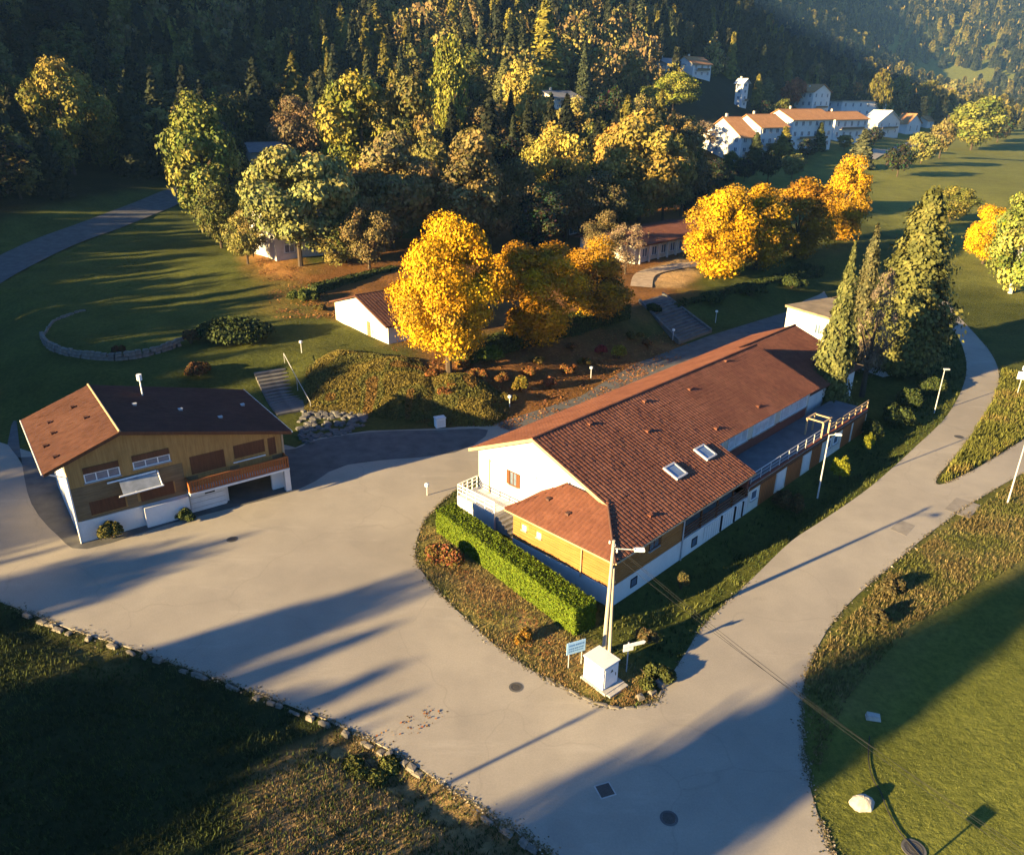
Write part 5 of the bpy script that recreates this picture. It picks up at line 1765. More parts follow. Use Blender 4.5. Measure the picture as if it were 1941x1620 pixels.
def mound(name, label, px, py, rx, ry, h, n, leaf, pal, seed, az=0.0, tint=(1, 1, 1), cat='shrub', group=None, b=None):
    r = np.random.default_rng(seed)
    b = b or at(px, py)
    Cs, Ns = [], []
    nb = max(5, int(12 * rx * ry / 6)) if rx * ry < 20 else 40
    for k in range(nb):
        u = sphere_pts(1, r)[0]
        q = math.sqrt(r.random())
        c = np.array([u[0] * q * rx * .75, u[1] * q * ry * .75, 0])
        zz = max(0.1, 1 - (c[0] / rx) ** 2 - (c[1] / ry) ** 2) ** .5 * h
        br = np.array([min(rx, ry) * .42, min(rx, ry) * .42, max(.3, zz * .55)])
        m = n // nb
        s = sphere_pts(m, r); s[:, 2] = np.abs(s[:, 2]) - .35
        Cs.append(c + np.array([0, 0, zz * .48]) + s * br * r.uniform(.7, 1.1, (m, 1))); Ns.append(s)
    C, N = np.concatenate(Cs), np.concatenate(Ns)
    C[:, 2] = np.maximum(C[:, 2], .02)
    p = np.array(pal)
    K = p[r.integers(len(p), size=len(C))] * r.uniform(.55, 1.4, (len(C), 1)) * np.array(tint)
    V, F = leaf_quads(C, N, r.uniform(.6, 1.3, len(C)) * leaf, .6, r)
    me = np_mesh('foliage', V, F, M['leaf'], np.repeat(K, 4, 0))
    t = thing(name, label, cat, (b[0], b[1], b[2] - .03), az, group)
    link('foliage', me, t)
    mb = MB()
    for k in range(5):
        a = k * 1.26
        mb.tube((0, 0, -.1), (math.cos(a) * rx * .5, math.sin(a) * ry * .5, h * .6), .04, .015, 5)
    mb.build('stems', M['bark'], t)
    return t


# shrub masses on the bank: follow the slope
def bank_mass(name, label, poly_px, zs, n, leaf, pal, seed, thick=1.3):
    r = np.random.default_rng(seed)
    poly = np.array([G(a, b, z) for (a, b), z in zip(poly_px, zs)])
    lo, hi = poly.min(0), poly.max(0)
    P = r.uniform(lo, hi, (n * 4, 2))
    P = P[inside(P, poly)][:n]
    d = seg_dist(P, poly)
    cvx = fnoise(P[:, 0], P[:, 1], 1.6, seed)
    zz = H(P[:, 0], P[:, 1]) + np.minimum(1, d / 2.6) ** .7 * thick * (.75 + .5 * cvx) * r.uniform(.82, 1.03, len(P))
    o = poly.mean(0)
    C = np.stack([P[:, 0] - o[0], P[:, 1] - o[1], zz], 1)
    ks = np.array(pal)[np.minimum(len(pal) - 1, (fnoise(P[:, 0], P[:, 1], 2.2, seed + 1) * len(pal)).astype(int))]
    K = ks * r.uniform(.55, 1.4, (len(P), 1))
    V, F = leaf_quads(C, np.repeat(np.array([[-.3, -.4, .8]]), len(C), 0), r.uniform(.6, 1.3, len(C)) * leaf, .6, r)
    t = thing(name, label, 'shrubs', (o[0], o[1], 0))
    link('foliage', np_mesh('foliage', V, F, M['leaf'], np.repeat(K, 4, 0)), t)
    mb = MB()
    for q in P[:: max(1, len(P) // 60)]:
        z = float(H(*q)[0])
        mb.tube((q[0] - o[0], q[1] - o[1], z - .2), (q[0] - o[0] + .2, q[1] - o[1], z + thick * .7), .04, .015, 5)
    mb.build('stems', M['bark'], t)
    return t


bank_mass('bank_shrubs', 'wide olive and rust coloured shrub cover on the bank above the shaded yard', [(572, 770), (580, 700), (640, 668), (800, 690), (830, 742), (822, 796), (700, 782), (640, 775)], [0.6, 2, 2.8, 2.6, 1.5, .5, .5, .5], 26000, .10, ob, 9, 1.0)
bank_mass('bank_shrubs', 'olive shrub cover on the bank behind the white meter box', [(812, 800), (812, 722), (900, 722), (970, 745), (958, 785), (930, 805)], [.5, 1.6, 1.6, 1.2, .5, .2], 14000, .10, ob, 10, 1.0)
rust = [(0.16, 0.055, 0.02), (0.13, 0.06, 0.02), (0.10, 0.075, 0.02), (0.19, 0.07, 0.025)]
mound('shrub', 'round red and green shrub at the left end of the clipped hedge', 838, 1075, 1.9, 1.7, 2.0, 5000, .11, [(0.15, 0.06, 0.022), (0.13, 0.085, 0.02), (0.20, 0.06, 0.03), (0.10, 0.09, 0.022)], 20)
mound('shrub', 'small orange-yellow shrub on the grass before the clipped hedge', 995, 1213, .85, .8, .95, 1600, .08, [(0.24, 0.12, 0.012), (0.2, 0.09, 0.012), (0.12, 0.09, 0.02)], 21)
mound('shrub', 'round green bush at the left front corner of the timber house', 215, 1020, 1.15, 1.1, 1.8, 3600, .09, [(0.08, 0.075, 0.018), (0.10, 0.085, 0.02), (0.06, 0.06, 0.016)], 22)
mound('shrub', 'low dark bush before the white base of the timber house', 350, 985, 1.0, .9, 1.2, 2400, .09, dkh, 23)
mound('shrub', 'big dark green bush on the lawn inside the stone wall', 445, 645, 5.2, 3.6, 3.4, 9000, .18, dkh, 24)
mound('shrub', 'reddish shrub behind the lawn wall left of the big dark bush', 362, 650, 1.7, 1.5, 2.0, 2600, .14, rust, 25, tint=(.6, .7, .8))
mound('shrub', 'reddish shrub below the lawn wall near the timber house roof', 378, 712, 1.8, 1.5, 1.9, 2600, .14, rust, 26, tint=(.6, .7, .8))
mound('shrub', 'small russet shrub on the lawn wall', 228, 672, 1.0, .8, 1.3, 1200, .12, rust, 27, tint=(.6, .6, .7))
mound('shrub', 'orange-leaved shrub in the litter below the golden trees', 860, 745, 2.6, 1.4, 1.3, 3000, .12, rust, 28, tint=(1, 1, .9))
for k, (px, py) in enumerate([(905, 715), (950, 722), (880, 700), (1005, 712), (1075, 705), (820, 715)]):
    mound('shrub', ['rust-red shrub just above the right bank hedge', 'rust shrub at the right end above the bank hedge', 'low rust shrub at the foot of the biggest golden tree', 'orange shrub in the litter under the second golden tree', 'low pinkish shrub in the litter left of the crimson shrub', 'rust shrub between the two bank hedges'][k], px, py, 1.5, 1.1, 1.2, 2200, .09, rust, 120 + k, tint=(1.1, 1.1, 1))
mound('shrub', 'yellow-green shrub on the bank behind the main roof', 990, 742, 1.3, 1.0, 2.2, 1800, .12, ob, 29, tint=(1.3, 1.3, .9))
mound('shrub', 'pinkish shrub on the bank beside the yellow-green shrub', 1040, 735, 1.2, .9, 1.5, 1500, .11, rust, 30, tint=(1.2, 1, 1.4))
mound('shrub', 'crimson shrub near the path light on the upper bank', 1140, 672, 1.1, .9, 1.4, 1400, .12, [(0.22, 0.03, 0.03), (0.18, 0.03, 0.03)], 31)
mound('shrub', 'bright yellow-green shrub beside the crimson shrub', 1172, 680, 1.3, 1.0, 2.2, 1800, .12, [(0.16, 0.15, 0.02), (0.2, 0.17, 0.02)], 32)
mound('shrub', 'bright green bush under the golden trees beside the dark hedge', 925, 682, 2.6, 1.6, 2.2, 3000, .14, [(0.075, 0.10, 0.014), (0.06, 0.085, 0.014)], 33)
mound('shrub', 'green bush at the corner of the terrace left of the small white house', 575, 570, 2.6, 1.8, 2.2, 3000, .15, [(0.07, 0.085, 0.016), (0.05, 0.065, 0.015)], 34)
mound('shrub', 'yellow-green leafy shrub on the shaded verge below the terrace railing', 1592, 870, 1.0, .9, 2.6, 3600, .10, [(0.16, 0.16, 0.012), (0.13, 0.14, 0.012)], 35, b=(*G(1592, 905), 0))
mound('shrub', 'narrow yellow-green shrub right of the other on the shaded verge', 1645, 840, .7, .6, 2.0, 1300, .13, [(0.15, 0.15, 0.012), (0.12, 0.13, 0.012)], 36, b=(*G(1645, 850), 0))
mound('shrub', 'brown shrub on the verge before the orange garage doors', 1490, 965, 2.2, 1.3, 2.0, 2600, .13, [(0.08, 0.05, 0.02), (0.10, 0.055, 0.02), (0.05, 0.045, 0.015)], 37)
mound('shrub', 'dry plant beside the downpipe on the shaded verge', 1290, 1115, .7, .6, 1.6, 900, .1, [(0.10, 0.08, 0.03), (0.05, 0.05, 0.02)], 38)
mound('shrub', 'dark leafy bush at the foot of the grey double pole', 1235, 1290, 1.6, 1.1, 1.0, 2200, .1, [(0.06, 0.065, 0.016), (0.045, 0.055, 0.015)], 39)
mound('shrub', 'dry twiggy bush behind the grey double pole', 1225, 1215, 1.2, .9, 1.2, 1400, .1, [(0.09, 0.06, 0.028), (0.05, 0.045, 0.018)], 40)
mound('shrub', 'low weed clump among the dry grass at the yard edge', 715, 1460, 1.9, 1.3, .8, 3000, .1, [(0.06, 0.075, 0.018), (0.08, 0.08, 0.02)], 41)
for k, (px, py, w) in enumerate([(1690, 800, 2.4), (1720, 770, 2.6), (1765, 745, 2.2), (1650, 830, 2.0)]):
    mound('shrub', ['dark bush at the foot of the thin conifer', 'dark bush under the widest conifer', 'mixed dark bush right of the conifer trunks', 'low dark bush beside the end of the terrace'][k], px, py, w, w * .8, 2.4, 3000, .15, dkh, 50 + k)
for k, (px, py) in enumerate([(1690, 1120), (1655, 1180)]):
    mound('shrub', ['dark thorny bush on the rough edge of the meadow', 'small dark bush nearest the road on the rough meadow edge'][k], px, py, 1.1, .9, 1.2, 1500, .1, [(0.05, 0.045, 0.02), (0.08, 0.06, 0.025)], 60 + k)
for k, (px, py, w, h, pal) in enumerate([(1350, 575, 3, 2.2, dkh), (1420, 560, 3.5, 2.4, dkh), (1500, 545, 3, 2.2, dkh), (1245, 590, 1.8, 1.5, dkh)]):
    mound('shrub', ['dark bush right of the concrete ramp', 'dark bush below the second yellow tree of the row', 'dark bush at the right end of the dark hedge', 'dark bush left of the concrete ramp'][k], px, py, w, w * .7, h, 3500, .18, pal, 70 + k)

for k, (px, py, w, h, pl_, lab) in enumerate([
    (1085, 665, 1.6, 1.2, rust, 'rust shrub on the middle of the litter bank'), (1020, 690, 1.4, 1.0, ob, 'olive shrub low on the litter bank'),
    (1200, 640, 1.6, 1.2, ob, 'olive shrub at the upper end of the litter bank'), (1110, 690, 1.2, .9, ob, 'small olive shrub beside the path light of the bank'),
    (1230, 655, 1.3, 1.0, rust, 'rust shrub beside the foot of the ramp'), (960, 760, 1.4, 1.1, ob, 'olive shrub beside the path light at the bank end'),
    (700, 600, 2.0, 1.5, dkh, 'dark bush behind the roof of the small white house'), (610, 590, 1.6, 1.2, ob, 'olive shrub left of the small white house')]):
    mound('shrub', lab, px, py, w, w * .75, h, 2400, .10, pl_, 140 + k)

# ---- grass, as one mass each
def tufts(name, polys, n, h0, h1, pal, seed, label, excl=()):
    r = np.random.default_rng(seed)
    Ps = []
    for poly in polys:
        poly = np.array(poly)
        lo, hi = poly.min(0), poly.max(0)
        P = r.uniform(lo, hi, (n * 3, 2))
        P = P[inside(P, poly)]
        for e in excl:
            P = P[~inside(P, np.array(e))]
        cl_ = fnoise(P[:, 0], P[:, 1], 1.3, seed)
        P = P[r.random(len(P)) < .25 + cl_]
        Ps.append(P[:n])
    P = np.concatenate(Ps)
    m = len(P)
    z = H(P[:, 0], P[:, 1]) - .04
    V = np.empty((m, 3, 3, 3))
    K = np.array(pal)[np.minimum(len(pal) - 1, (np.clip(fnoise(P[:, 0], P[:, 1], 2.5, seed + 3) + r.normal(0, .15, m), 0, .999) * len(pal)).astype(int))]
    K = K * r.uniform(.6, 1.4, (m, 1))
    for b in range(3):
        a = r.uniform(0, 6.28, m)
        hgt = r.uniform(h0, h1, m)
        lean = r.uniform(.1, .7, m) * hgt
        wd = hgt * .16
        bx, by = P[:, 0] + r.normal(0, .06, m), P[:, 1] + r.normal(0, .06, m)
        V[:, b, 0] = np.stack([bx - np.sin(a) * wd, by + np.cos(a) * wd, z], 1)
        V[:, b, 1] = np.stack([bx + np.sin(a) * wd, by - np.cos(a) * wd, z], 1)
        V[:, b, 2] = np.stack([bx + np.cos(a) * lean, by + np.sin(a) * lean, z + hgt], 1)
    me = np_mesh(name, V.reshape(-1, 3), np.arange(m * 9).reshape(-1, 3), M['blade'], np.repeat(K, 9, 0))
    o = link(name, me, kind='stuff')
    o['label'] = label
    return o


yardp = yard_pts
isl = left_r[-50:]
verge_poly = [tuple(p) for p in left_r] + [(2.0, 60), (3.5, 44), (8, 44), (40, 77), (46, 84), (58, 108)]
bfoot = [(MX + ux_ * a - uy_ * b, MY + uy_ * a + ux_ * b) for a, b in ((-.4, -.3), (43, -.3), (43, 17), (-.4, 17))]
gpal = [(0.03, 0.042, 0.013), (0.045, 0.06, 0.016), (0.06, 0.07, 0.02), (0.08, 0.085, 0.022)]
tufts('verge_grass', [verge_poly], 30000, .12, .32, gpal, 81, 'rough grass on the verge round the main building', [bfoot, ISLAND])
tufts('island_grass', [ISLAND], 9000, .06, .18, [(0.10, 0.10, 0.025), (0.16, 0.13, 0.045), (0.22, 0.17, 0.07), (0.2, 0.12, 0.05)], 87, 'short dry grass on the island before the hedge')
tufts('meadow_grass', [MEADOW], 60000, .03, .08, [(0.075, 0.09, 0.02), (0.10, 0.115, 0.026), (0.13, 0.135, 0.035)], 82, 'mown grass of the meadow')
tufts('rough_grass', [GL([(1524, 1275), (1560, 1222), (1700, 1068), (1941, 900), (2100, 900), (1941, 1060), (1720, 1190), (1600, 1330), (1545, 1480)])], 22000, .08, .26, [(0.08, 0.085, 0.022), (0.11, 0.10, 0.035), (0.15, 0.115, 0.05), (0.10, 0.075, 0.03)], 83, 'tall dry grass along the meadow side of the road')
wedge = GL([(1776, 916), (1800, 886), (1852, 808), (1884, 757), (1900, 700), (2060, 740), (1941, 828), (1860, 880), (1800, 910)])
tufts('wedge_grass', [wedge], 12000, .2, .55, [(0.09, 0.095, 0.022), (0.12, 0.12, 0.028), (0.14, 0.11, 0.035)], 84, 'rough grass on the wedge between the two roads')
low_poly = [(x, y - .3) for x, y in lower[3:-3]] + [(4, 12), (-26, 12), (-52, 30)]
tufts('dry_grass', [GL([(490, 1480), (640, 1395), (690, 1385), (790, 1450), (930, 1560), (1010, 1640), (560, 1760), (470, 1560)])], 6500, .04, .16, [(0.10, 0.09, 0.035), (0.2, 0.145, 0.07), (0.24, 0.175, 0.09), (0.15, 0.10, 0.05)], 85, 'dry tangled grass at the lower edge of the yard')
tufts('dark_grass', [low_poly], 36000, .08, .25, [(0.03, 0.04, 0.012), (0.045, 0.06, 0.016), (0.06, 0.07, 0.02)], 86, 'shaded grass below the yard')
# ------------------------------------------------------------------ poles, lamps, wires
def lathe(mb, c, prof, n=16, mi=0):
    vs, fs = [], []
    for r, z in prof:
        for k in range(n):
            a = 2 * math.pi * k / n
            vs.append((c[0] + r * math.cos(a), c[1] + r * math.sin(a), c[2] + z))
    for i in range(len(prof) - 1):
        for k in range(n):
            j = (k + 1) % n
            fs.append((i * n + k, i * n + j, (i + 1) * n + j, (i + 1) * n + k))
    return mb.add(vs, fs, mi)


px0, py0 = G(1149, 1237)
pole = thing('utility_pole', 'grey double utility pole with a lamp arm behind the white cabinet', 'utility pole', (px0, py0, 0))
MB().tube((-.16, 0, -.3), (-.03, 0, 8.1), .15, .09, 10).build('post', M['pole_wood'], pole)
MB().tube((.2, .03, -.3), (.08, .03, 6.2), .13, .085, 10).build('post', M['pole_wood'], pole)
for z in (1.6, 3.4, 5.2):
    MB().box(-.17, .24, -.03, .06, z, z + .1).build('brace', M['iron'], pole)
arm = MB().tube((0, 0, 7.55), (1.25, -.2, 7.62), .035, n=6).build('lamp_arm', M['metal'], pole)
MB().box(1.15, 1.75, -.36, -.08, 7.55, 7.7).build('lamp_head', M['metal_white'], arm)
for x, zz in ((-.26, 7.9), (.05, 7.7), (.2, 7.3)):
    lathe(MB(), (x, -.01, zz), [(.05, 0), (.06, .06), (.04, .1), (.055, .16), (0.01, .2)], 8).build('insulator', M['metal_white'], pole)
q0, q1 = G(2060, 1700, 7.6)
for k, (da, db, zz) in enumerate(((-.26, -1.0, 8.06), (.05, .1, 7.86), (.2, 1.6, 7.0))):
    pts = []
    for i in range(13):
        t = i / 12
        pts.append((px0 + da + (q0 + db - px0 - da) * t, py0 + (q1 - db - py0) * t, zz + (7.6 - zz) * t - .55 * 4 * t * (1 - t)))
    o = MB().path(pts, .009, 4).build('overhead_wire', M['rubber'])
    tag(o, ['overhead wire nearest the yard running from the double pole over the road', 'middle overhead wire running from the double pole over the road', 'lower right overhead wire running from the double pole over the road'][k], 'wire', 'overhead wires')
wp_ = thing('utility_pole', 'grey utility pole beyond the lower right corner that carries the wires', 'utility pole', (q0, q1, 0))
MB().tube((0, 0, -.3), (0, 0, 8.0), .15, .09, 10).build('post', M['pole_wood'], wp_)
MB().box(-.6, .6, -.05, .05, 7.5, 7.6).build('crossarm', M['pole_wood'], wp_)


def street_lamp(label, px, py, h, dirx=1.0, arm_=.9):
    x, y = G(px, py)
    t = thing('street_lamp', label, 'street lamp', (x, y, 0), 0, 'street lamps along the road')
    MB().tube((0, 0, -.2), (0, 0, h), .075, .045, 8).build('post', M['metal'], t)
    a = MB().tube((0, 0, h - .05), (arm_ * dirx * .7, -.15, h + .1), .035, n=6).build('arm', M['metal'], t)
    MB().box(min(.55 * dirx, 1.15 * dirx), max(.55 * dirx, 1.15 * dirx), -.32, -.04, h + .04, h + .17).build('lamp_head', M['metal_white'], a)
    return t


street_lamp('street lamp on the shaded verge beside the terrace', 1550, 940, 5.8, .8)
street_lamp('street lamp at the right edge between the two roads', 1910, 952, 6.2, .8)
x, y = G(1771, 782)
t = thing('street_lamp', 'thin lamp post on the shaded verge below the widest conifer', 'street lamp', (x, y, 0), 0, 'street lamps along the road')
MB().tube((0, 0, -.2), (0, 0, 5.0), .06, .04, 7).build('post', M['metal'], t)
MB().box(-.1, .5, -.12, .12, 4.95, 5.08).build('lamp_head', M['metal'], t)
# pole outside the lower left corner whose shadow crosses the yard
sx, sy = G(1139, 1341)
Lc = 8.2 / math.tan(R_(SUN_EL))
up_ = thing('utility_pole', 'grey utility pole beyond the lower left corner whose shadow crosses the yard', 'utility pole', (sx - math.cos(R_(SUN_AZ)) * Lc, sy - math.sin(R_(SUN_AZ)) * Lc, 0))
MB().tube((0, 0, -.3), (0, 0, 8.2), .15, .10, 10).build('post', M['pole_wood'], up_)
MB().box(-.25, .25, -.05, .05, 7.7, 7.8).build('crossarm', M['pole_wood'], up_)

# white electrical cabinet on its plinth
kx, ky = G(1143, 1313)
kb = thing('electrical_cabinet', 'white electrical cabinet on a plinth at the tip of the grass island', 'cabinet', (kx, ky, -.04), R_(41))
MB().box(-.1, 1.55, -.25, 1.75, 0, .16).build('plinth', M['concrete'], kb)
cb = MB().box(0, 1.25, .05, 1.6, .162, 1.7).build('body', M['metal_white'], kb)
MB().box(-.06, 1.31, -.01, 1.66, 1.703, 1.78).build('lid', M['white'], kb)
d = MB().box(.12, 1.13, .02, .048, .28, 1.58).build('door', M['metal_white'], kb)
MB().box(.98, 1.03, -.0, .018, .8, 1.0).build('handle', M['iron'], d)
w_ = MB().add([(.55, .012, 1.2), (.78, .012, 1.2), (.665, .012, 1.4), (.55, .0, 1.2), (.78, .0, 1.2), (.665, .0, 1.4)], [(0, 1, 2), (3, 5, 4), (0, 3, 4, 1), (1, 4, 5, 2), (2, 5, 3, 0)]).build('warning_triangle', M['iron'], d)
MB().box(.0, 1.55, -.55, -.253, -.02, .12).build('step', M['concrete'], kb)

# signs
def sign_post(name, label, px, py, z_low, w, h, face, az, posts=(.15, .85), extra=None):
    x, y = G(px, py)
    t = thing(name, label, 'sign', (x, y, -.04), az)
    for p in posts:
        MB().tube(((p - .5) * w, .05, -.2), ((p - .5) * w, .05, z_low + h), .03, n=6).build('post', M['metal'], t)
    b = MB().box(-w / 2, w / 2, -.02, .02, z_low, z_low + h).build('panel', face, t)
    if extra:
        extra(b, w, h, z_low)
    return t


def blue_marks(b, w, h, z):
    mb = MB()
    r = random.Random(4)
    for row, (zz, hh_) in enumerate(((.68, .14), (.42, .10), (.22, .08))):
        xx = -w * .40
        while xx < w * .38:
            l = r.uniform(.05, .11)
            mb.box(xx, xx + l, -.028, -.021, z + h * zz, z + h * (zz + hh_))
            mb.box(xx + l * .35, xx + l * .6, -.028, -.021, z + h * zz - h * .03, z + h * zz - .002)
            xx += l + r.uniform(.02, .07)
    mb.build('lettering', M['sign_ink'], b)


sign_post('notice_board', 'pale blue notice board on posts in front of the clipped hedge', 1090, 1262, 1.05, 1.25, .85, M['sign_blue'], R_(24), extra=blue_marks)
x, y = G(1188, 1272)
t = thing('direction_sign', 'white direction sign with two short boards on a post beside the white cabinet', 'sign', (x, y, -.04), R_(20))
MB().tube((0, .05, -.2), (0, .05, 2.15), .04, n=7).build('post', M['metal'], t)
b1 = MB().add([(-.35, -.02, 1.85), (1.0, -.02, 1.85), (1.12, -.02, 1.97), (1.0, -.02, 2.09), (-.35, -.02, 2.09), (-.35, .02, 1.85), (1.0, .02, 1.85), (1.12, .02, 1.97), (1.0, .02, 2.09), (-.35, .02, 2.09)],
              [(0, 1, 2, 3, 4), (9, 8, 7, 6, 5), (0, 5, 6, 1), (1, 6, 7, 2), (2, 7, 8, 3), (3, 8, 9, 4), (4, 9, 5, 0)]).build('board', M['metal_white'], t)
MB().box(-.36, .3, -.02, .02, 1.58, 1.8).build('board', M['metal_white'], t)
x, y = G(1928, 748)
t = thing('road_sign', 'white and blue road sign on a post at the right edge', 'sign', (x, y, 0), R_(-20))
MB().tube((0, .05, -.2), (0, .05, 3.4), .05, n=7).build('post', M['metal'], t)
MB().box(-.5, 1.0, -.03, .03, 1.9, 2.8).build('panel', M['metal_white'], t)
MB().box(-.4, .9, -.045, -.032, 2.0, 2.3).build('panel', M['sign_blue'], t)
MB().box(-.2, .3, -.03, .03, 3.0, 3.5).build('panel', M['metal_white'], t)
# sign beyond the lower right corner: its shadow falls on the meadow
tx, ty = G(1848, 1555)
Ls = 2.2 / math.tan(R_(SUN_EL))
t = thing('road_sign', 'square sign outside the lower right edge whose shadow falls on the meadow', 'sign', (tx - math.cos(R_(SUN_AZ)) * Ls, ty - math.sin(R_(SUN_AZ)) * Ls, 0), R_(SUN_AZ - 90))
MB().tube((0, .05, -.2), (0, .05, 2.5), .05, n=7).build('post', M['metal'], t)
MB().box(-.33, .33, -.03, .03, 2.1, 2.5).build('panel', M['metal_white'], t)

# white bollard box by the bank
x, y = G(834, 808)
t = thing('meter_box', 'small white meter box with a cap at the foot of the bank', 'meter box', (x, y, 0), R_(25))
MB().box(-.5, .5, -.35, .35, 0, .95).build('body', M['metal_white'], t)
MB().box(-.56, .56, -.41, .41, .953, 1.05).build('lid', M['white'], t)
MB().box(-.4, .4, -.375, -.352, .15, .8).build('door', M['white'], t)
for px, py, h, lab in ((1120, 716, 1.2, 'small white path light on the bank behind the main roof'), (966, 772, 1.1, 'small white path light at the right end of the bank hedge'), (1275, 645, 1.4, 'small path light left of the foot of the ramp'), (1356, 612, 1.6, 'small path light right of the foot of the ramp'), (572, 668, 1.2, 'small path light above the stone stairway'), (810, 940, .9, 'short white post at the corner of the yard before the landing')):
    b = at(px, py)
    t = thing('path_light', lab, 'path light', (b[0], b[1], b[2] - .05))
    MB().tube((0, 0, -.1), (0, 0, h), .06, .05, 7).build('post', M['metal'], t)
    lathe(MB(), (0, 0, h), [(.02, 0), (.2, .03), (.2, .25), (.02, .32)], 10).build('lamp_head', M['metal_white'], t)

# covers, ring, hose on the right
def cover(name, label, px, py, r, sq=False, mat=None):
    x, y = G(px, py)
    t = thing(name, label, 'manhole cover', (x, y, 0), R_(20))
    if sq:
        MB().box(-r, r, -r, r, -.02, .012).build('plate', mat or M['iron'], t)
        MB().box(-r - .07, r + .07, -r - .07, -r - .003, -.02, .01).box(-r - .07, r + .07, r + .003, r + .07, -.02, .01).box(-r - .07, -r - .003, -r, r, -.02, .01).box(r + .003, r + .07, -r, r, -.02, .01).build('rim', M['concrete'], t)
    else:
        lathe(MB(), (0, 0, 0), [(.001, .02), (r * .45, .02), (r * .5, .012), (r * .8, .012), (r * .86, .02), (r, .02), (r, -.02)], 24).build('plate', mat or M['iron'], t)
        lathe(MB(), (0, 0, 0), [(r + .01, -.02), (r + .01, .012), (r + .12, .012), (r + .12, -.02)], 24).build('rim', M['asphalt_dark_and_shade'], t)


cover('manhole_cover', 'round manhole cover in the sunny yard left of the white cabinet', 978, 1302, .30)
cover('manhole_cover', 'square drain cover in the shaded road near the bottom', 1147, 1497, .36, True)
cover('manhole_cover', 'round manhole cover in the shaded road near the bottom edge', 1268, 1550, .32)
cover('manhole_cover', 'small round cover in the yard before the timber house', 440, 1022, .3)
cover('manhole_cover', 'round cover lying in the meadow at the bottom edge', 1732, 1608, .42)
cover('manhole_cover', 'small cover in the road below the wedge of grass', 1818, 828, .35)
x, y = G(1634, 1524)
rb_ = np.random.default_rng(77)
bo = bpy.data.meshes.new('boulder')
bmv, bmf = [], []
for i_ in range(9):
    th_ = math.pi * .5 * i_ / 8
    for k_ in range(18):
        a_2 = 2 * math.pi * k_ / 18
        rr = .56 * (1 + .10 * math.sin(2 * a_2 + 1) + .07 * math.sin(5 * a_2 + 2 * th_) + rb_.normal(0, .02))
        bmv.append((rr * math.cos(th_) * math.cos(a_2), rr * .85 * math.cos(th_) * math.sin(a_2), .6 * math.sin(th_) ** .8 * (1 + rb_.normal(0, .015))))
for i_ in range(8):
    for k_ in range(18):
        n_ = (k_ + 1) % 18
        bmf.append((i_ * 18 + k_, i_ * 18 + n_, i_ * 18 + 18 + n_, i_ * 18 + 18 + k_))
bo.from_pydata(bmv, [], bmf)
bo.materials.append(simple('pale_limestone', (0.36, 0.33, 0.29), .3, 1.6, .9, .1, .5))
o = link('boulder', bo, loc=(x, y, -.08))
tag(o, 'pale rounded boulder standing alone in the meadow grass', 'boulder')
hp = smooth([(*G(a, b), .03) [:2] for a, b in ((1648, 1395), (1646, 1440), (1655, 1478), (1668, 1498), (1680, 1530), (1700, 1570), (1730, 1605), (1760, 1640))], 5)
tag(MB().path([(a, b, .03) for a, b in hp], .03, 6).build('hose', M['rubber']), 'thin black hose curving across the meadow past the pale boulder', 'hose')
x, y = G(1655, 1360)
t = thing('stone_block', 'pale weathered block lying in the shaded edge of the meadow', 'block', (x, y, -.05), R_(-10))
MB().add([(-.55, -.28, 0), (.5, -.3, 0), (.55, .26, 0), (-.5, .3, 0), (-.48, -.22, .38), (.42, -.25, .34), (.47, .2, .36), (-.44, .24, .42)], [(0, 3, 2, 1), (4, 5, 6, 7), (0, 1, 5, 4), (1, 2, 6, 5), (2, 3, 7, 6), (3, 0, 4, 7)]).build('block', M['concrete'], t).scale = (.75, .75, .75)


# ------------------------------------------------------------------ stones: kerb, walls, stairs
def stone_mesh(seed):
    r = np.random.default_rng(seed)
    c = np.array([(-.5, -.5, 0), (.5, -.5, 0), (.5, .5, 0), (-.5, .5, 0), (-.4, -.4, .9), (.4, -.4, .9), (.4, .4, .9), (-.4, .4, .9), (-.55, 0, .5), (.55, 0, .5), (0, 0, 1.05)])
    c = c + r.normal(0, .06, c.shape)
    f = [(0, 3, 2, 1), (4, 5, 10), (5, 6, 10), (6, 7, 10), (7, 4, 10), (0, 1, 5, 4), (2, 3, 7, 6), (1, 9, 5), (1, 2, 9), (2, 6, 9), (6, 5, 9), (3, 8, 7), (3, 0, 8), (0, 4, 8), (4, 7, 8)]
    return MB().add(c, f)


STONES_D = [stone_mesh(s).mesh('stone', M['stone_dark']) for s in range(5)]
STONES = [stone_mesh(s).mesh('stone', M['stone']) for s in range(5)]


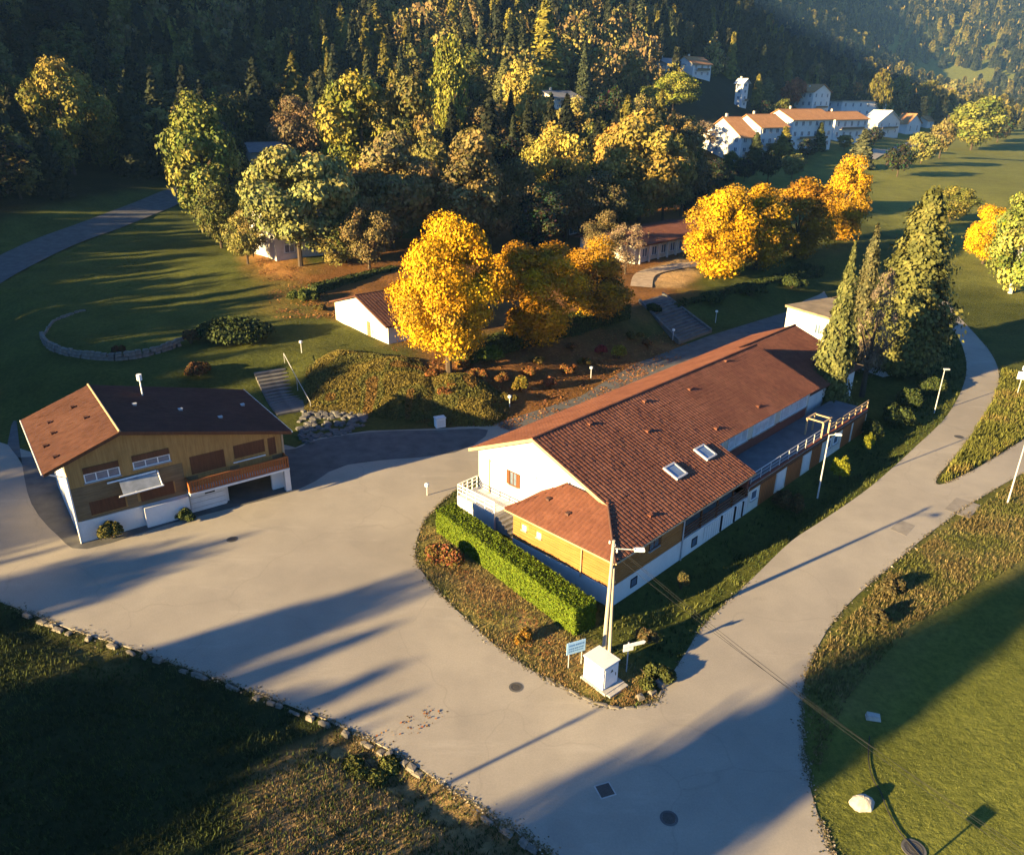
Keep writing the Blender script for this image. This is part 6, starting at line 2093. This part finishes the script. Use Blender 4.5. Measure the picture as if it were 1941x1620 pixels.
def stone_row(name, label, cat, line, step, size, rows=1, zbase=None, jit=.15, skip=0.0):
    P = smooth(line, 8)
    seg = [0]
    for a, b in zip(P[:-1], P[1:]):
        seg.append(seg[-1] + math.hypot(b[0] - a[0], b[1] - a[1]))
    o = P[0]
    zo = 0 if zbase is None else zbase
    t = thing(name, label, cat, (o[0], o[1], zo))
    for rw in range(rows):
        s = step * .5 * (rw % 2)
        while s < seg[-1]:
            if random.random() < skip:
                s += step
                continue
            i = max(0, int(np.searchsorted(seg, s)) - 1)
            f = (s - seg[i]) / max(1e-6, seg[min(i + 1, len(seg) - 1)] - seg[i])
            a, b = P[i], P[min(i + 1, len(P) - 1)]
            x, y = a[0] + (b[0] - a[0]) * f, a[1] + (b[1] - a[1]) * f
            an = math.atan2(b[1] - a[1], b[0] - a[0])
            l, w, h = (size[k] * random.uniform(1 - jit, 1 + jit) for k in range(3))
            z = float(H(x, y)[0]) - .08 - zo + rw * size[2] * .95
            link('stone', STONES[random.randrange(5)], t, loc=(x - o[0] + random.uniform(-.05, .05), y - o[1] + random.uniform(-.05, .05), z), rot=(0, 0, an + random.uniform(-.12, .12)), scale=(l, w, h))
            s += step * random.uniform(.9, 1.15)
    return t


stone_row('stone_kerb', 'rough stone kerb along the lower edge of the yard', 'kerb', [(x - .1, y - .25) for x, y in lower[4:-6]], .5, (.55, .3, .2), 1, None, .45, .55)
stone_row('garden_wall', 'curved dry stone wall holding the shaded lawn', 'stone wall', [at(a, b)[:2] for a, b in ((80, 642), (92, 658), (130, 674), (190, 682), (240, 681), (300, 670), (345, 652))], .72, (.75, .5, .5), 2)
stone_row('lawn_edging', 'thin row of pale edging stones closing the curve of the lawn', 'edging', [at(a, b)[:2] for a, b in ((82, 638), (100, 612), (130, 598), (165, 588))], .8, (.8, .3, .3))
st0, st1 = np.array(G(556, 782)), np.array(G(508, 690, 2.7))
sta = thing('stone_stairway', 'shaded stone stairway climbing the bank beside the olive hedge', 'stairs', (st0[0], st0[1], 0), math.atan2(st1[1] - st0[1], st1[0] - st0[0]))
Ls_ = math.hypot(*(st1 - st0))
stp = MB().box(0, Ls_ / 15 + .05, -1.8, 1.7, -.35, .0).mesh('step', M['stone_dark'])
for k in range(15):
    q = st0 + (st1 - st0) * (k + .5) / 15
    link('step', stp, sta, loc=(Ls_ * k / 15, 0, max(.15, float(H(*q)[0]) + .16)))
MB().path([(0, -1.9, .9), (Ls_ * .5, -1.9, 2.2), (Ls_, -1.9, 3.7)], .035, 5).path([(0, -1.9, 0), (0, -1.9, .9)], .03, 5).path([(Ls_ * .5, -1.9, .5), (Ls_ * .5, -1.9, 2.2)], .03, 5).path([(Ls_, -1.9, 2.5), (Ls_, -1.9, 3.7)], .03, 5).build('handrail', M['metal'], sta)
# rubble apron at its foot
rp = np.array(GL([(568, 776), (600, 768), (650, 768), (694, 784), (690, 806), (655, 822), (600, 838), (572, 842), (566, 810)]))
t = thing('rubble_bed', 'bed of grey rubble stones at the foot of the stairway', 'rubble', (rp[:, 0].mean(), rp[:, 1].mean(), 0))
k = 0
while k < 200:
    q = rng.uniform(rp.min(0), rp.max(0))
    if inside(q[None], rp)[0]:
        s = rng.uniform(.35, .8)
        link('stone', STONES_D[k % 5], t, loc=(q[0] - rp[:, 0].mean(), q[1] - rp[:, 1].mean(), float(H(*q)[0]) - .06), rot=(0, 0, rng.uniform(0, 6)), scale=(s, s * .8, s * .32))
        k += 1
# stepped concrete ramp behind the main building
c1, c2, c3, c4 = (np.array((*G(1212, 573, 3), 3.1)), np.array((*G(1256, 560, 3), 3.1)), np.array((*G(1348, 628, .2), .2)), np.array((*G(1288, 650, .2), .2)))
rm = thing('concrete_ramp', 'shaded stepped concrete ramp leading up to the garden path', 'ramp', (c4[0], c4[1], 0))
o = np.array([c4[0], c4[1], 0])
n = 16
for k in range(n):
    a, b = k / n, (k + .97) / n
    p = [c4 + (c1 - c4) * a, c3 + (c2 - c3) * a, c3 + (c2 - c3) * b, c4 + (c1 - c4) * b]
    zt_ = max(p[2][2], float(H(p[2][0], p[2][1])[0]) + .1)
    MB().slab([(q[0] - o[0], q[1] - o[1], zt_) for q in p], .4).build('step', M['asphalt_dark_and_shade'], rm)  # dark tone paints shade onto the concrete steps
for (A_, B_) in ((c4, c1), (c3, c2)):
    d_ = (B_ - A_); nn2 = np.array([-d_[1], d_[0], 0]); nn2 = nn2 / np.linalg.norm(nn2) * .15
    vs = [A_ - nn2, A_ + nn2, B_ + nn2, B_ - nn2]
    MB().slab([(q[0] - o[0], q[1] - o[1], q[2] + .4) for q in vs], 1.2).build('side_wall', M['stone_dark'], rm)
# kerb of the grass island and low stone edging by the cabinet
stone_row('stone_kerb', 'pale edging stones round the tip of the grass island', 'kerb', [(x, y) for x, y in left_r[-62:-38]], .8, (.75, .2, .13), 1, None, .2, .2)
stone_row('rock_group', 'few pale rocks in the grass right of the white cabinet', 'rocks', GL([(1215, 1322), (1235, 1312), (1262, 1285)]), .9, (.6, .5, .35), 1, None, .4)
# gravel and fallen leaves on the ground of the yard edge
def scatter_leaves(name, poly, n, pal, seed, label, size=.07):
    r = np.random.default_rng(seed)
    poly = np.array(poly)
    P = r.uniform(poly.min(0), poly.max(0), (n * 4, 2))
    P = P[inside(P, poly)]
    cl_ = fnoise(P[:, 0], P[:, 1], 1.7, seed)
    P = P[r.random(len(P)) < np.clip(cl_ * 1.6 - .35, 0.03, 1)][:n]
    z = H(P[:, 0], P[:, 1]) + .03
    C = np.stack([P[:, 0], P[:, 1], z], 1)
    V, F = leaf_quads(C, np.repeat(np.array([[0, 0, 1.0]]), len(C), 0), r.uniform(.6, 1.5, len(C)) * size, .25, r)
    K = np.array(pal)[r.integers(len(pal), size=len(C))] * r.uniform(.6, 1.3, (len(C), 1))
    o = link(name, np_mesh(name, V, F, M['blade'], np.repeat(K, 4, 0)), kind='stuff')
    o['label'] = label


lp = [(0.22, 0.10, 0.03), (0.28, 0.14, 0.04), (0.16, 0.07, 0.03), (0.25, 0.09, 0.04)]
scatter_leaves('fallen_leaves', GL([(740, 680), (980, 655), (1260, 620), (1330, 640), (1100, 748), (960, 790), (800, 740)], 1.5), 9000, lp, 91, 'fallen leaves on the bank under the golden trees', .11)
scatter_leaves('fallen_leaves', GL([(835, 1060), (900, 1090), (1080, 1215), (1105, 1280), (1000, 1240), (870, 1140)]), 1500, lp, 92, 'fallen leaves on the grass island before the hedge', .05)
scatter_leaves('fallen_leaves', GL([(700, 1390), (830, 1330), (860, 1350), (740, 1420)]), 70, lp, 93, 'few fallen leaves lying on the yard', .06)
scatter_leaves('fallen_leaves', GL([(480, 500), (560, 480), (640, 600), (520, 600)], 3.2), 5000, lp, 94, 'fallen leaves on the slope left of the terrace', .12)

# grit and weeds gathered along the edges of the paving
def edge_grit(line, n, spread, seed, label, name='edge_gravel'):
    r = np.random.default_rng(seed)
    L_ = np.array(line)
    i_ = r.integers(0, len(L_) - 1, n)
    f_ = r.random((n, 1))
    P = L_[i_] * (1 - f_) + L_[i_ + 1] * f_ + r.normal(0, spread, (n, 2)) * (.4 + 1.2 * r.random((n, 1)) ** 3)
    cl_ = fnoise(P[:, 0], P[:, 1], 1.1, seed)
    P = P[r.random(n) < cl_ * 1.5 - .2]
    m = len(P)
    C = np.stack([P[:, 0], P[:, 1], np.maximum(H(P[:, 0], P[:, 1]), 0) + .018], 1)
    V, F = leaf_quads(C, np.repeat(np.array([[0, 0, 1.0]]), m, 0), r.uniform(.5, 1.6, m) * .05, .3, r)
    pal = np.array([(0.16, 0.12, 0.07), (0.22, 0.17, 0.11), (0.09, 0.085, 0.03), (0.12, 0.10, 0.05), (0.30, 0.26, 0.2)])
    K = pal[r.integers(5, size=m)] * r.uniform(.6, 1.2, (m, 1))
    o = link(name, np_mesh(name, V, F, M['blade'], np.repeat(K, 4, 0)), kind='stuff')
    o['label'] = label


edge_grit(lower[4:-4], 5000, .22, 301, 'grit and dead leaves along the lower yard edge')
edge_grit(right_edge[4:], 4500, .16, 302, 'grit and weeds along the meadow side of the road')
edge_grit(left_r[40:], 4500, .16, 303, 'grit and weeds along the verge and island edge')
edge_grit(upper_r[1:], 3000, .16, 304, 'grit along the edge of the grass wedge')
for px, py, w_, h_, a_ in ((1825, 962, 3.2, 2.0, 45), (1712, 1000, 2.2, 1.3, 45)):
    x, y = G(px, py)
    ca, sa = math.cos(R_(a_)), math.sin(R_(a_))
    flat_sheet('asphalt_patch', [(x + ca * u - sa * v, y + sa * u + ca * v) for u, v in ((-w_ / 2, -h_ / 2), (w_ / 2, -h_ / 2 + .1), (w_ / 2, h_ / 2), (-w_ / 2 + .15, h_ / 2))], .007, .02, M['patch'])

# ------------------------------------------------------------------ trees beyond the edges of the view that shade the yard
ct_, sn_, te_ = math.cos(R_(SUN_AZ)), math.sin(R_(SUN_AZ)), math.tan(R_(SUN_EL))


def shade_tree(s_tip, q, h, w, kind='spruce', pal='dark', zt=0.0, var=0):
    """tree outside the view whose shadow tip falls at distance s_tip along the sun's plan direction, q across it"""
    best = None
    for sb in np.arange(s_tip - h / te_ - 130, s_tip - 20, 2.0):
        x, y = ct_ * sb - sn_ * q, sn_ * sb + ct_ * q
        e = abs(sb + (float(H(x, y)[0]) + h - zt) / te_ - s_tip)
        if best is None or e < best[0]:
            best = (e, x, y)
    _, bx, by = best
    X, Y, D = proj(bx, by, float(H(bx, by)[0]) + h * .5)
    if D > 1 and -60 < X + w / D * CAM_F and X - w / D * CAM_F < PW and Y < PH + 300:
        print('shade tree in view', s_tip, q, X, Y)
    nm = CF if kind in ('spruce', 'conifer', 'column') else BL
    side = 'behind the lower left corner' if q < 62 else 'outside the left edge'
    lab = ('tall dark spruce standing ' if nm == CF else 'tall leafy tree standing ') + side + ', shading ' + ('the road' if q < 23 else 'the lower yard' if q < 62 else 'the lawn')
    tree(nm, lab, (bx, by, float(H(bx, by)[0]) - .2), h, w, kind, pal, 4200, .024, var, (1, 1, 1), 'trees standing outside the view')


SH = [(82, 18.4, 31, 6.4, 'full'), (62, 18.6, 28, 7.0, 'full'), (48, 18.8, 26, 7.4, 'full'), (38, 19.4, 24, 7.0, 'full'), (33, 17.6, 22, 7.5, 'full'), (28, 20.4, 22, 5.5, 'oval'), (27, 16.4, 21, 5.0, 'full'), (20, 18.5, 20, 8, 'full'), (27, 22.4, 22, 2.8, 'open'), (20, 22.9, 20, 2.8, 'open'),
      (24.5, 42.2, 24, 4.6, 'full'), (24.2, 41.2, 24, 4.4, 'full'), (24.0, 43.2, 24, 4.4, 'full'), (20, 42.6, 22, 5, 'full'), (13.2, 38.4, 20, 6, 'full'), (13.0, 35.2, 20, 6, 'full'), (15.8, 38.8, 20, 7.5, 'spruce'), (15.4, 35.0, 20, 7.0, 'spruce'), (14.6, 32.7, 19, 6, 'spruce'), (11.2, 36.8, 19, 8, 'full'), (10.6, 33.6, 19, 6, 'full'), (11.8, 31.4, 18, 4.0, 'spruce'), (9.2, 28.5, 18, 1.5, 'thin'),
      (11.5, 54.8, 21, 7.0, 'oval'), (8, 56.6, 20, 6, 'full'), (3.0, 51.8, 20, 4.4, 'spruce'), (1.0, 60.5, 19, 4.2, 'spruce')]
for k, a in enumerate(SH):
    shade_tree(*a, 'dark', 0, k % 4)
rb = np.random.default_rng(5)
for k, q in enumerate(np.arange(23.2, 46.6, 2.6)):
    shade_tree((6.9 if 30 < q < 39 or q > 43 else 5.4) + rb.uniform(-.8, .8), float(q), 20, 5.2, 'full' if k % 2 else 'spruce', 'dark', 0, k % 4)
for k, q in enumerate(np.arange(24.4, 46.6, 2.6)):
    shade_tree(1.5 + rb.uniform(-1.5, 1.5), float(q), 20, 6, 'full', 'dark', 0, k % 4)
for k, q in enumerate(np.arange(49.5, 62, 4.0)):
    shade_tree(-3 + rb.uniform(-1, 1), float(q), 20, 7, 'full', 'dark', 0, k % 4)
for k, q in enumerate(np.arange(63.5, 78, 3.6)):
    shade_tree(13.0 + rb.uniform(-1.5, 1.5), float(q), 20, 7.5, 'full', 'dark', 0, k % 4)
for k, q in enumerate(np.arange(81.5, 236, 5.4)):
    tip = 33 if q < 108 else (36 if q < 152 else 52)
    shade_tree(tip + rb.uniform(-4, 6), float(q), 25 + rb.uniform(-2, 3), 10, ('oval', 'conifer', 'full')[k % 3], 'dark', 2.5 if q > 95 else 1.5, k % 4)
    shade_tree(tip - 13 + rb.uniform(-4, 4), float(q + 2.7), 25 + rb.uniform(-2, 3), 10, 'full', 'dark', 2.5, k % 4)

# ------------------------------------------------------------------ sunlit valley air
hz = bpy.data.materials.new('haze_air')
hz.use_nodes = True
ht = hz.node_tree
for nd in list(ht.nodes):
    if nd.type != 'OUTPUT_MATERIAL':
        ht.nodes.remove(nd)
pv = ht.nodes.new('ShaderNodeVolumePrincipled')
pv.inputs['Color'].default_value = (0.24, 0.50, 1.0, 1)
pv.inputs['Density'].default_value = 0.000075
pv.inputs['Anisotropy'].default_value = 0.0
ht.links.new(pv.outputs[0], [q for q in ht.nodes if q.type == 'OUTPUT_MATERIAL'][0].inputs['Volume'])
USE_HAZE = True
if USE_HAZE:
    hb_ = MB().box(-1000, 2700, -500, 3400, -6, 820).build('haze', hz, kind='stuff')
    hb_['label'] = 'bluish autumn haze in the valley air'
